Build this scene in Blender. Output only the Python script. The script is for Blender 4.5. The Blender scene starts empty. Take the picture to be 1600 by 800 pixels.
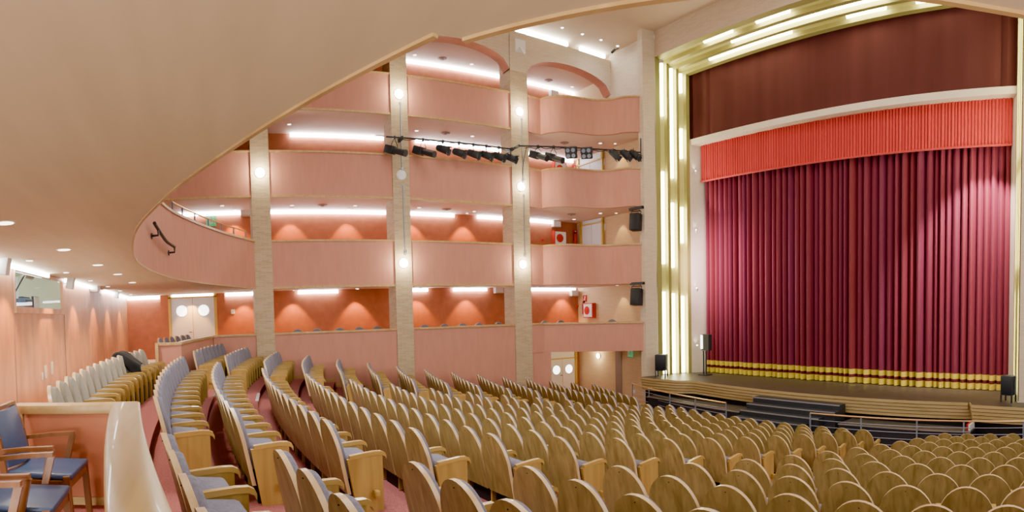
import bpy, bmesh, math, random
from math import sin, cos, tan, atan2, hypot, pi, sqrt
from mathutils import Vector, Matrix
random.seed(7)
scene = bpy.context.scene
C = scene.collection
EYE = 4.0            # the lens stands 4.0 m above the floor of the front stalls; heights below are written from the lens

# ------------------------------------------------------------------ camera geometry (stitched panorama)
CF, CXA, CE, CPHI, CAT = 902.92, 1739.08, 518.96, 0.0432, 1278.3
A0 = (CAT - CXA) / CF
def ray(px, py):
    a = (px - CAT) / CF
    r, f2, u = sin(a), cos(a), (CE - py) / CF
    c, s = cos(CPHI), sin(CPHI)
    fw, z = f2 * c + u * s, u * c - f2 * s
    return Vector((r * cos(A0) + fw * sin(A0), -r * sin(A0) + fw * cos(A0), z))
def atX(px, py, X): d = ray(px, py); return d * (X / d.x)
def atY(px, py, Y): d = ray(px, py); return d * (Y / d.y)
def atZ(px, py, Z): d = ray(px, py); return d * (Z / d.z)

# ------------------------------------------------------------------ materials
M = {}
def newmat(name):
    m = bpy.data.materials.new(name); m.use_nodes = True
    nt = m.node_tree; b = nt.nodes['Principled BSDF']
    M[name] = m
    return m, nt, b
def plain(name, col, rough=0.6, metal=0.0, spec=0.4, noise=0.0, nscale=20, stretch=None, bump=0.0, sheen=0.0, per=0.0):
    m, nt, b = newmat(name)
    b.inputs['Roughness'].default_value = rough
    b.inputs['Metallic'].default_value = metal
    b.inputs['Specular IOR Level'].default_value = spec
    if sheen:
        b.inputs['Sheen Weight'].default_value = sheen; b.inputs['Sheen Roughness'].default_value = 0.4
    N, L = nt.nodes, nt.links
    if noise or bump:
        tc = N.new('ShaderNodeTexCoord'); mp = N.new('ShaderNodeMapping')
        L.new(tc.outputs['Object'], mp.inputs['Vector'])
        if stretch: mp.inputs['Scale'].default_value = stretch
        if per:
            oi = N.new('ShaderNodeObjectInfo'); mu = N.new('ShaderNodeMath'); mu.operation = 'MULTIPLY'; mu.inputs[1].default_value = per
            L.new(oi.outputs['Random'], mu.inputs[0])
            cx = N.new('ShaderNodeCombineXYZ'); L.new(mu.outputs[0], cx.inputs[0]); L.new(mu.outputs[0], cx.inputs[1]); L.new(mu.outputs[0], cx.inputs[2])
            L.new(cx.outputs[0], mp.inputs['Location'])
        nz = N.new('ShaderNodeTexNoise'); nz.inputs['Scale'].default_value = nscale; nz.inputs['Detail'].default_value = 4
        L.new(mp.outputs[0], nz.inputs['Vector'])
        rp = N.new('ShaderNodeValToRGB')
        rp.color_ramp.elements[0].position = 0.3; rp.color_ramp.elements[1].position = 0.7
        rp.color_ramp.elements[0].color = tuple(max(0, c * (1 - noise)) for c in col) + (1,)
        rp.color_ramp.elements[1].color = tuple(min(1, c * (1 + noise)) for c in col) + (1,)
        L.new(nz.outputs['Fac'], rp.inputs[0]); L.new(rp.outputs[0], b.inputs['Base Color'])
        if bump:
            bp = N.new('ShaderNodeBump'); bp.inputs['Strength'].default_value = bump; bp.inputs['Distance'].default_value = 0.02
            L.new(nz.outputs['Fac'], bp.inputs['Height']); L.new(bp.outputs[0], b.inputs['Normal'])
    else:
        b.inputs['Base Color'].default_value = tuple(col) + (1,)
    return m
def wood(name, c1, c2, rough=0.35, axis='Z', scale=6, coat=0.0, per=7.0):
    st = {'Z': (1, 1, 0.08), 'X': (0.08, 1, 1), 'Y': (1, 0.08, 1)}[axis]
    mid = tuple((a + b) / 2 for a, b in zip(c1, c2))
    m = plain(name, mid, rough, noise=0.01, nscale=scale, stretch=st, per=per)
    rp = [n for n in m.node_tree.nodes if n.type == 'VALTORGB'][0].color_ramp
    rp.elements[0].color = tuple(c1) + (1,); rp.elements[1].color = tuple(c2) + (1,)
    nz = [n for n in m.node_tree.nodes if n.type == 'TEX_NOISE'][0]; nz.inputs['Detail'].default_value = 6; nz.inputs['Distortion'].default_value = 0.6
    if coat: m.node_tree.nodes['Principled BSDF'].inputs['Coat Weight'].default_value = coat
    return m
def emit(name, col, s):
    m, nt, b = newmat(name)
    b.inputs['Base Color'].default_value = tuple(col) + (1,)
    b.inputs['Emission Color'].default_value = tuple(col) + (1,)
    b.inputs['Emission Strength'].default_value = s
    return m
def brick(name, c1, c2, mortar, w=0.28, h=0.055):
    m, nt, b = newmat(name); N, L = nt.nodes, nt.links
    b.inputs['Roughness'].default_value = 0.85; b.inputs['Specular IOR Level'].default_value = 0.2
    g = N.new('ShaderNodeNewGeometry'); sp = N.new('ShaderNodeSeparateXYZ'); L.new(g.outputs['Position'], sp.inputs[0])
    ad = N.new('ShaderNodeMath'); ad.operation = 'ADD'; L.new(sp.outputs[0], ad.inputs[0]); L.new(sp.outputs[1], ad.inputs[1])
    cb = N.new('ShaderNodeCombineXYZ'); L.new(ad.outputs[0], cb.inputs[0]); L.new(sp.outputs[2], cb.inputs[1])
    bt = N.new('ShaderNodeTexBrick'); L.new(cb.outputs[0], bt.inputs['Vector'])
    bt.inputs['Color1'].default_value = tuple(c1) + (1,); bt.inputs['Color2'].default_value = tuple(c2) + (1,)
    bt.inputs['Mortar'].default_value = tuple(mortar) + (1,)
    bt.inputs['Scale'].default_value = 1.0; bt.inputs['Mortar Size'].default_value = 0.006
    bt.inputs['Brick Width'].default_value = w; bt.inputs['Row Height'].default_value = h
    L.new(bt.outputs['Color'], b.inputs['Base Color'])
    bp = N.new('ShaderNodeBump'); bp.inputs['Strength'].default_value = 0.25; bp.inputs['Distance'].default_value = 0.01; bp.invert = True
    L.new(bt.outputs['Fac'], bp.inputs['Height']); L.new(bp.outputs[0], b.inputs['Normal'])
    return m

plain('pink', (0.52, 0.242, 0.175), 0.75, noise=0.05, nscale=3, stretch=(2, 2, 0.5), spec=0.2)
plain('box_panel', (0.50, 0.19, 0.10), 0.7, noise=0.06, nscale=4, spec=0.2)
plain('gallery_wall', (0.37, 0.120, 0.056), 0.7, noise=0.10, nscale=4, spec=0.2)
plain('rear_panel', (0.56, 0.275, 0.14), 0.5, noise=0.17, nscale=2.5, stretch=(1.5, 1.5, 0.5), spec=0.3)
plain('soffit', (0.56, 0.46, 0.285), 0.75, noise=0.05, nscale=2.0, stretch=(0.4, 3, 1), spec=0.15)
plain('gallery_soffit', (0.76, 0.57, 0.46), 0.8, noise=0.03, nscale=2, spec=0.15)
plain('hall_ceiling', (0.62, 0.50, 0.36), 0.8, noise=0.03, nscale=1, spec=0.15)
brick('brick', (0.50, 0.385, 0.245), (0.40, 0.30, 0.175), (0.53, 0.43, 0.295))
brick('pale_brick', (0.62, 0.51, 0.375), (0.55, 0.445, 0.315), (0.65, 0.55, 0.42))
brick('warm_brick', (0.66, 0.47, 0.27), (0.60, 0.42, 0.23), (0.70, 0.52, 0.32))
wood('gold_trim', (0.40, 0.255, 0.09), (0.54, 0.36, 0.15), 0.4, 'X', 8)
plain('carpet', (0.33, 0.115, 0.112), 0.95, noise=0.25, nscale=60, spec=0.05)
plain('red_floor', (0.45, 0.12, 0.06), 0.7, noise=0.15, nscale=10)
wood('seat_wood', (0.23, 0.16, 0.044), (0.41, 0.302, 0.104), 0.38, 'Z', 16)
wood('seat_rim', (0.52, 0.36, 0.18), (0.66, 0.49, 0.28), 0.28, 'Z', 10, coat=0.3)
wood('arm_wood', (0.38, 0.235, 0.052), (0.52, 0.345, 0.10), 0.3, 'Y', 10, coat=0.2)
wood('panel_wood', (0.33, 0.20, 0.042), (0.47, 0.305, 0.082), 0.4, 'Z', 10)
plain('upholstery', (0.170, 0.165, 0.220), 0.95, noise=0.14, nscale=40, bump=0.15, spec=0.1, sheen=0.1)
plain('upholstery_grey', (0.215, 0.20, 0.17), 0.95, noise=0.10, nscale=40, bump=0.15, spec=0.1, sheen=0.2)
plain('dark', (0.012, 0.012, 0.014), 0.6)
plain('black_metal', (0.020, 0.024, 0.030), 0.45, metal=0.3)
plain('black_paint', (0.022, 0.026, 0.032), 0.55, noise=0.1, nscale=8)
plain('dark_handrail', (0.045, 0.04, 0.045), 0.4, metal=0.4)
plain('grey_metal', (0.32, 0.36, 0.45), 0.35, metal=0.6)
plain('post_grey', (0.13, 0.14, 0.19), 0.4, metal=0.4)
plain('steel', (0.55, 0.56, 0.60), 0.3, metal=0.8)
plain('brass', (0.75, 0.52, 0.25), 0.3, metal=0.8)
wood('cap_wood', (0.24, 0.150, 0.030), (0.46, 0.32, 0.095), 0.32, 'X', 5, coat=0.12)
wood('chair_wood', (0.20, 0.075, 0.022), (0.30, 0.125, 0.04), 0.3, 'Z', 12, coat=0.2)
plain('blue_leather', (0.045, 0.085, 0.20), 0.38, noise=0.08, nscale=30, spec=0.6)
plain('gold_paint', (0.56, 0.53, 0.18), 0.45, metal=0.15, noise=0.05, nscale=3)
plain('gold_land', (0.29, 0.275, 0.085), 0.4, metal=0.3)
plain('gold_dark', (0.30, 0.26, 0.09), 0.4, metal=0.4)
plain('cream', (0.62, 0.53, 0.42), 0.7, noise=0.04, nscale=4)
plain('door_white', (0.70, 0.69, 0.72), 0.5, spec=0.3)
plain('door_cream', (0.78, 0.72, 0.60), 0.5, spec=0.3)
plain('door_gold', (0.55, 0.36, 0.06), 0.45)
plain('white', (0.80, 0.80, 0.78), 0.5)
plain('offwhite', (0.62, 0.60, 0.56), 0.6)
plain('red_paint', (0.50, 0.02, 0.015), 0.4)
plain('stage_floor', (0.060, 0.048, 0.038), 0.42, noise=0.3, nscale=3, stretch=(1, 5, 1))
plain('pit_floor', (0.065, 0.058, 0.048), 0.4, noise=0.15, nscale=4)
wood('fascia_wood', (0.34, 0.24, 0.09), (0.45, 0.33, 0.15), 0.45, 'X', 4)
plain('maroon', (0.085, 0.026, 0.025), 0.9, noise=0.12, nscale=1.2, stretch=(1.5, 1, 0.1), spec=0.1)
plain('pelmet_red', (0.52, 0.035, 0.03), 0.8, sheen=0.2)
plain('hem_gold', (0.60, 0.48, 0.035), 0.6, noise=0.12, nscale=6, sheen=0.2)
plain('hem_maroon', (0.10, 0.008, 0.016), 0.8)
plain('coat_black', (0.008, 0.008, 0.010), 0.9, noise=0.3, nscale=10, bump=0.3)
plain('green_sign', (0.02, 0.42, 0.16), 0.5)
plain('booth_wall', (0.62, 0.61, 0.48), 0.8)
plain('booth_blue', (0.06, 0.10, 0.18), 0.5)
plain('vent_grey', (0.30, 0.20, 0.16), 0.7)
emit('strip', (0.88, 0.94, 1.0), 62)
emit('cove', (0.92, 0.97, 1.0), 30)
emit('tube', (1.0, 0.94, 0.64), 18)
emit('lamp', (1.0, 0.88, 0.60), 30)
emit('downlight', (1.0, 0.86, 0.66), 8)
emit('porthole', (1.0, 0.98, 0.92), 7)  # porthole glass made to glow by itself, with no lamp behind it
emit('spot_white', (1.0, 0.98, 0.92), 12)
emit('flood', (1.0, 1.0, 0.95), 6)
emit('exit_green', (0.05, 0.55, 0.22), 0.5)
# stage curtain velvet: crimson to magenta tint of the stage lights, painted in across the width
m, nt, b = newmat('curtain'); N, L = nt.nodes, nt.links
tc = N.new('ShaderNodeTexCoord'); mp = N.new('ShaderNodeMapping'); mp.inputs['Scale'].default_value = (1.2, 0.0, 0.0); mp.inputs['Location'].default_value = (3.3, 0, 0)
nz = N.new('ShaderNodeTexNoise'); nz.inputs['Scale'].default_value = 1.6; nz.inputs['Detail'].default_value = 3
rp = N.new('ShaderNodeValToRGB'); rp.color_ramp.elements[0].color = (0.155, 0.008, 0.016, 1); rp.color_ramp.elements[1].color = (0.13, 0.007, 0.036, 1)
rp.color_ramp.elements[0].position = 0.35; rp.color_ramp.elements[1].position = 0.65
L.new(tc.outputs['Object'], mp.inputs['Vector']); L.new(mp.outputs[0], nz.inputs['Vector']); L.new(nz.outputs['Fac'], rp.inputs[0]); L.new(rp.outputs[0], b.inputs['Base Color'])
b.inputs['Roughness'].default_value = 0.75; b.inputs['Sheen Weight'].default_value = 0.12; b.inputs['Sheen Tint'].default_value = (1, 0.3, 0.45, 1)
# booth glass
m, nt, b = newmat('glass'); N, L = nt.nodes, nt.links
tr = N.new('ShaderNodeBsdfTransparent'); gl = N.new('ShaderNodeBsdfGlossy'); gl.inputs['Roughness'].default_value = 0.03
tr.inputs[0].default_value = (0.95, 0.985, 0.965, 1)
mx = N.new('ShaderNodeMixShader'); mx.inputs[0].default_value = 0.06
L.new(tr.outputs[0], mx.inputs[1]); L.new(gl.outputs[0], mx.inputs[2])
L.new(mx.outputs[0], N['Material Output'].inputs['Surface'])

# ------------------------------------------------------------------ mesh helpers
class MB:
    def __init__(s): s.v, s.f, s.m, s.sm = [], [], [], []
    def add(s, vs, fs, mi=0, smooth=False):
        o = len(s.v); s.v += [Vector(v) for v in vs]
        for f in fs: s.f.append([i + o for i in f]); s.m.append(mi); s.sm.append(smooth)
        return s
    def box(s, a, b, mi=0, T=None):
        x0, y0, z0 = a; x1, y1, z1 = b
        vs = [Vector(p) for p in ((x0,y0,z0),(x1,y0,z0),(x1,y1,z0),(x0,y1,z0),(x0,y0,z1),(x1,y0,z1),(x1,y1,z1),(x0,y1,z1))]
        if T is not None: vs = [T @ v for v in vs]
        return s.add(vs, [(0,3,2,1),(4,5,6,7),(0,1,5,4),(1,2,6,5),(2,3,7,6),(3,0,4,7)], mi)
    def rbox(s, a, b, r=0.01, mi=0, T=None, seg=2):
        bm = bmesh.new(); bmesh.ops.create_cube(bm, size=1)
        for v in bm.verts: v.co = Vector([a[i] + (v.co[i] + .5) * (b[i] - a[i]) for i in range(3)])
        bmesh.ops.bevel(bm, geom=bm.edges[:], offset=r, segments=seg, profile=0.5, affect='EDGES')
        bm.verts.index_update()
        vs = [(T @ v.co if T is not None else v.co.copy()) for v in bm.verts]
        s.add(vs, [[v.index for v in f.verts] for f in bm.faces], mi, True); bm.free(); return s
    def quad(s, a, b, c, d, mi=0): return s.add([a, b, c, d], [(0,1,2,3)], mi)
    def tube(s, pts, r, n=8, mi=0, caps=True, rr=None):
        pts = [Vector(p) for p in pts]; k = len(pts); vs = []; up = None
        for i, p in enumerate(pts):
            t = (pts[min(i+1,k-1)] - pts[max(i-1,0)]).normalized()
            if up is None: up = Vector((0,0,1)) if abs(t.z) < .9 else Vector((1,0,0))
            u = t.cross(up).normalized(); w = u.cross(t).normalized(); up = w
            q = rr[i] if rr else r
            for j in range(n):
                a = 2*pi*j/n; vs.append(p + (u*cos(a) + w*sin(a))*q)
        fs = [(i*n+j, i*n+(j+1)%n, (i+1)*n+(j+1)%n, (i+1)*n+j) for i in range(k-1) for j in range(n)]
        if caps: fs += [tuple(range(n))[::-1], tuple((k-1)*n+j for j in range(n))]
        return s.add(vs, fs, mi, True)
    def sweep(s, path, prof, mi=0, closed=True, smooth=False):
        """profile points (o, z): o along the path's left-hand normal in plan, z added to the height"""
        path = [Vector(p) for p in path]; k = len(path); n = len(prof); vs = []
        for i, p in enumerate(path):
            t = path[min(i+1,k-1)] - path[max(i-1,0)]; t.z = 0; t.normalize(); nn = Vector((-t.y, t.x, 0))
            for o, z in prof: vs.append(p + nn*o + Vector((0,0,z)))
        m_ = n if closed else n-1
        fs = [(i*n+j, (i+1)*n+j, (i+1)*n+(j+1)%n, i*n+(j+1)%n) for i in range(k-1) for j in range(m_)]
        if closed: fs += [tuple(range(n)), tuple((k-1)*n+j for j in range(n))[::-1]]
        return s.add(vs, fs, mi, smooth)
    def prism(s, poly, z0, z1, mi=0):
        n = len(poly)
        vs = [(p[0],p[1],z0) for p in poly] + [(p[0],p[1],z1) for p in poly]
        return s.add(vs, [tuple(range(n))[::-1], tuple(range(n,2*n))] + [(i,(i+1)%n,n+(i+1)%n,n+i) for i in range(n)], mi)
    def disc(s, c, nrm, r, h, n=20, mi=0, r2=None):
        c = Vector(c); nrm = Vector(nrm).normalized(); return s.tube([c, c + nrm*h], r, n, mi, True, [r, r2 if r2 is not None else r])
    def grid(s, P, mi=0, smooth=True):
        a, b_ = len(P), len(P[0]); vs = [q for row in P for q in row]
        return s.add(vs, [(i*b_+j, i*b_+j+1, (i+1)*b_+j+1, (i+1)*b_+j) for i in range(a-1) for j in range(b_-1)], mi, smooth)
    def mesh(s, name, mats, off=None):
        me = bpy.data.meshes.new(name)
        vs = [v - off for v in s.v] if off is not None else s.v
        me.from_pydata([tuple(v) for v in vs], [], s.f)
        for mm in (mats if isinstance(mats, (list, tuple)) else [mats]): me.materials.append(M[mm])
        me.polygons.foreach_set('material_index', s.m); me.polygons.foreach_set('use_smooth', s.sm)
        bm = bmesh.new(); bm.from_mesh(me); bmesh.ops.recalc_face_normals(bm, faces=bm.faces[:]); bm.to_mesh(me); bm.free()
        try: me.set_sharp_from_angle(angle=0.7)
        except Exception: pass
        me.update(); return me

def put(o, label=None, cat=None, group=None, kind=None):
    if label: o['label'] = label
    if cat: o['category'] = cat
    if group: o['group'] = group
    if kind: o['kind'] = kind
    return o
def thing(name, label, cat, loc=(0,0,0), rotz=0.0, group=None):
    o = bpy.data.objects.new(name, None); C.objects.link(o); o.empty_display_size = 0.1
    o.location = loc; o.rotation_euler = (0, 0, rotz)
    return put(o, label, cat, group)
def part(name, mb, mats, parent, world=True, label=None):
    """world=True: the shape was written in hall coordinates; it is moved into its (unrotated) thing's frame"""
    off = None
    if world and parent is not None:
        off = Vector((0,0,0)); p = parent
        while p is not None: off += Vector(p.location); p = p.parent
    o = bpy.data.objects.new(name, mb.mesh(name, mats, off)); C.objects.link(o); o.parent = parent
    if label: o['label'] = label
    return o
def single(name, mb, mats, label, cat, group=None, loc=None, kind=None):
    if loc is None:
        lo = Vector([min(v[i] for v in mb.v) for i in range(3)]); hi = Vector([max(v[i] for v in mb.v) for i in range(3)])
        loc = Vector(((lo.x+hi.x)/2, (lo.y+hi.y)/2, lo.z))
    o = bpy.data.objects.new(name, mb.mesh(name, mats, Vector(loc))); C.objects.link(o); o.location = loc
    return put(o, label, cat, group, kind)
def struct(name, mb, mats, parent=None, label=None):
    o = bpy.data.objects.new(name, mb.mesh(name, mats)); C.objects.link(o); o.parent = parent
    if parent is None: o['kind'] = 'structure'
    if label: o['label'] = label
    return o
def spline(pts, n=8):
    P = [Vector(p) if len(p) == 3 else Vector((p[0], p[1], 0)) for p in pts]; out = []
    Q = [P[0]*2 - P[1]] + P + [P[-1]*2 - P[-2]]
    for i in range(1, len(Q)-2):
        for j in range(n):
            t = j/n; a, b_, c, d = Q[i-1], Q[i], Q[i+1], Q[i+2]
            out.append(.5*((2*b_) + (c-a)*t + (2*a-5*b_+4*c-d)*t*t + (3*b_-a-3*c+d)*t**3))
    out.append(P[-1]); return out
def light(kind, name, loc, energy, col=(1,1,1), size=0.1, rot=None, target=None, sizey=None, cone=None, blend=0.5):
    l = bpy.data.lights.new(name, kind); l.energy = energy; l.color = col
    if kind == 'AREA':
        l.size = size
        if sizey: l.shape = 'RECTANGLE'; l.size_y = sizey
    else: l.shadow_soft_size = size
    if kind == 'SPOT': l.spot_size = cone or 1.2; l.spot_blend = blend
    o = bpy.data.objects.new(name, l); C.objects.link(o); o.location = loc
    if target is not None: o.rotation_euler = (Vector(target) - Vector(loc)).to_track_quat('-Z', 'Y').to_euler()
    elif rot: o.rotation_euler = rot
    return o
ORD = ['zeroth','first','second','third','fourth','fifth','sixth','seventh','eighth','ninth','tenth','eleventh','twelfth','thirteenth','fourteenth','fifteenth','sixteenth','seventeenth','eighteenth']

# ------------------------------------------------------------------ main dimensions (from the lens)
D = 18.9                       # side wall plane X = -D
XB = -21.5                     # back wall of the side galleries
YR = -2.9                      # rear wall
YE = 16.2                      # end wall beside the portal
CAP = [-0.57, 2.483, 5.411, 8.15]
SOF = [None, 0.975, 3.975, 6.83]
GFL = [-1.40, 1.48, 4.41, 7.15]
GC = [0.975, 3.975, 6.83, 9.9]  # ceiling over each gallery
PIL = [(1.66, 2.27), (6.49, 7.10), (11.21, 11.96)]
ZST = -2.66                    # stage floor
YC = 18.2
XC, YK = -9.32, 36.778         # common centre of the seat rows
def rowR(k):
    if k == 1: return 38.62
    if k == 2: return 37.50
    return 35.743 - (k-4)*0.973
def rowZ(k):
    if k == 1: return -0.64
    if k == 2: return -0.77
    n = k-4; return -1.097 - 0.174*n + 0.001*n*n
SH = 0.96                      # height of a seat back
def floorZ(k): return rowZ(k) - SH
ZF = floorZ(16)
def onrow(R, X): return Vector((X, YK - sqrt(R*R - (X-XC)**2), 0))

# ================================================================== SETTING
# stepped floor
mb = MB()
xs = [-19.2 + i*0.5 for i in range(44)]
edges = [(YR-0.3, 1)]
for k in range(1, 17):
    R1 = rowR(k) - 0.86 if k == 1 else (rowR(k+1) + 0.10 if k < 16 else None)
    z = floorZ(k); zn = floorZ(k+1) if k < 16 else None
    R0 = (rowR(k) + 0.10) if k > 1 else None
    a = [Vector((x, (YK - sqrt(R0*R0 - (x-XC)**2)) if R0 else YR-0.3, z)) for x in xs]
    b_ = [Vector((x, (YK - sqrt((rowR(k+1)+.10)**2 - (x-XC)**2)) if k < 16 else 16.2, z)) for x in xs]
    mb.grid([a, b_], 0, False)
    if zn is not None:
        c_ = [Vector((v.x, v.y, zn)) for v in b_]; mb.grid([b_, c_], 0, False)
struct('floor', mb, ['carpet'])
# lower vestibule floor + floor before the pit, bare red
mb = MB(); mb.quad((-21.6, 11.6, ZF), (-18.4, 11.6, ZF), (-18.4, 16.3, ZF), (-21.6, 16.3, ZF))
mb.prism([(-18.4,12.6),(-16.2,13.6),(-15.6,15.6),(-18.4,16.2)], ZF+0.002, ZF+0.012)
struct('floor_vestibule', mb, ['red_floor'])
# box floor is the rear tier; ground below everything
# rear wall with booth window hole
wpx0, wpx1 = 20, 97
W0, W1 = atY(wpx0, 412, YR), atY(wpx1, 484, YR)
wx0, wx1 = W0.x, W1.x                     # window between X = wx0 (near) and wx1 (far)
wz1 = 0.90; wz0 = atY(98, 484, YR).z
mb = MB()
def rearrect(xa, xb, za, zb): mb.quad((xa, YR, za), (xb, YR, za), (xb, YR, zb), (xa, YR, zb))
zr0 = floorZ(1) - 0.2
rearrect(XB, wx1, zr0, 1.1); rearrect(wx1, wx0, zr0, wz0); rearrect(wx1, wx0, wz1, 1.1); rearrect(wx0, 3.0, zr0, 1.1)
struct('wall_rear', mb, ['rear_panel'])
for i, px in enumerate((22, 101)):        # panel joints
    x = atY(px, 520, YR).x; mb = MB(); mb.box((x-0.012, YR, zr0), (x+0.012, YR+0.012, wz0-0.05 if i else 0.95))
    struct('trim_%d' % (i+1), mb, ['vent_grey'])
# rear wall upper (above balcony) - simple closure
mb = MB(); mb.quad((XB, YR, 1.3), (3, YR, 1.3), (3, YR, 10.8), (XB, YR, 10.8)); struct('wall_rear_upper', mb, ['pink'])

# gallery back wall (side)
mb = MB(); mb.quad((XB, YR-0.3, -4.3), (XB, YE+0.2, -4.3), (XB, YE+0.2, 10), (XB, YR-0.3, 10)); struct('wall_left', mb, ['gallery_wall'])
# end wall beside the portal (brick)
mb = MB(); mb.box((XB, YE, ZF-0.2), (-16.76, YE+0.2, 10.8)).box((-16.76, YE-.1, ZF-.2), (-16.5, YE-.12, 10.7)); struct('wall_end', mb, ['warm_brick'])
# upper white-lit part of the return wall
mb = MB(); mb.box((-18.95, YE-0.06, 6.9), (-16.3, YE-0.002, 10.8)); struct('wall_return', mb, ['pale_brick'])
# pier beside the portal
mb = MB(); mb.prism([(-16.32,15.58),(-16.19,16.085),(-16.6,16.085),(-16.6,15.58)], ZF-0.2, 10.75); struct('pillar_portal', mb, ['pale_brick'])
# stalls side wall under the galleries, from behind the far seats to the lower exit
xw = -D
mb = MB(); mb.box((-D-0.25, YR, ZF-0.3), (-D, 11.4, GFL[0]-0.1815)); 
struct('wall_stalls_left', mb, ['pink'])
# baseboard follows each tier at the foot of the side wall
mb = MB()
for k in range(3, 17):
    ya = onrow(rowR(k)+.10, -D).y; yb = onrow(rowR(k+1)+.10, -D).y if k < 16 else 12.0
    if ya < 11.2: mb.box((-D-0.01, ya, floorZ(k)), (-D+0.03, min(yb, 11.3), floorZ(k)+0.10))
struct('baseboard_left', mb, ['gold_trim'])
# pillars
names = []
for i, (ya, yb) in enumerate(PIL):
    mb = MB(); mb.box((-D-0.75, ya, ZF-0.3), (-D+0.05, yb, 10.3)); struct('pillar', mb, ['brick'], label='%s brick pillar from the rear along the side galleries' % ORD[i+1])
# arch wall above the top gallery
mb = MB()
ZA0, ZAC, ZAT = 9.05, 9.75, 10.45
for (ya, yb) in ((YR, 1.66), (2.27, 6.49), (7.10, 11.21), (11.96, 16.14)):
    n = 16
    for xf in (-D+0.03, -D-0.45):
        P = []
        for i in range(n+1):
            t = i/n; y = ya + (yb-ya)*t; P.append((y, ZA0 + (ZAC-ZA0)*sqrt(max(0, 1-(2*t-1)**2))))
        mb.grid([[Vector((xf, y, z)) for y, z in P], [Vector((xf, y, ZAT)) for y, z in P]], 0, False)
    mb.grid([[Vector((-D+0.03, y, z)) for y, z in P], [Vector((-D-0.45, y, z)) for y, z in P]], 1, True)
for (ya, yb) in PIL: mb.box((-D-0.45, ya, 9.0), (-D+0.052, yb, ZAT))
mb.box((-D-0.45, YR, ZAT-0.01), (-D+0.03, 16.14, ZAT))
struct('wall_arcade', mb, ['pale_brick', 'pink'])
# hall ceiling
mb = MB(); mb.box((-22, 3.4, 10.7), (3, 16.3, 10.9)); mb.box((-22, YR-.3, 10.7), (3, 3.4, 10.9)); struct('ceiling', mb, ['hall_ceiling'])

# ---------------- balcony over the rear stalls: edge line in plan
EDGE = [(-1.88,.82),(-3.1,.27),(-4.6,-.3),(-6.5,-.77),(-9.4,-1.05),(-12.4,-.82),(-14.4,-.32),(-16.8,.62),(-18.9,1.72)]
EDGE2 = [(3.2,3.9),(2.0,3.15),(0.8,2.5),(-.29,1.93),(-.63,1.73),(-1.33,1.30),(-1.88,.93)]
e1 = spline(EDGE, 8); e2 = spline(EDGE2, 6)
ZS = SOF[1]
mb = MB()
for e in (e1, e2): mb.grid([[Vector((p.x, p.y, ZS-.003)) for p in e], [Vector((p.x, YR-.3, ZS-.003)) for p in e]], 0, False)
mb.quad((-18.9, YR-.3, ZS-.003), (-18.9, 1.72, ZS-.003), (XB, 1.72, ZS-.003), (XB, YR-.3, ZS-.003))
# top of the slab
for e in (e1, e2):
    mb.grid([[Vector((p.x, p.y, 1.45)) for p in e], [Vector((p.x, YR-.3, 1.45)) for p in e]], 0, False)
struct('ceiling_under_balcony', mb, ['soffit'])
# its pink front and gold edgings (path runs right to left, left normal points to the rear)
CW = CAP[1]
def parapet(name, path, z0, z1, capw=0.10, trim=True, mat='pink', toplbl=None, et=.03):
    side = 1
    root = struct(name, MB().sweep(path, [(0, z0), (0.12*side, z0), (0.12*side, z1), (0, z1)], smooth=False), [mat], label=toplbl)
    struct('cap_trim', MB().sweep(path, [(-0.035, z1-0.005), (0.16, z1-0.005), (0.16, z1+0.055), (-0.035, z1+0.055)]), ['gold_trim'], root)
    if trim: struct('edge_trim', MB().sweep(path, [(-et, z0-et*1.2), (et, z0-et*1.2), (et, z0+et), (-et, z0+et)]), ['gold_trim'], root)
    return root
def rev(p): return list(reversed(p))
def flat(p): return [Vector((q.x, q.y, 0)) for q in p]
p1 = flat(e1); p2 = flat(e2)
def orient(path, inside):
    """path ordered so that its left normal points toward the point inside"""
    i = len(path)//2; t = path[i+1] - path[i-1]; n = Vector((-t.y, t.x, 0))
    return path if n.dot(Vector(inside) - path[i]) > 0 else rev(path)
parapet('wall_balcony_front', orient(p1, (-9, -3, 0)), ZS, CW, toplbl='curved pink front of the balcony over the rear stalls', et=.013)
parapet('wall_balcony_front', orient(p2, (2, -3, 0)), ZS, CW, et=.013)

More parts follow.
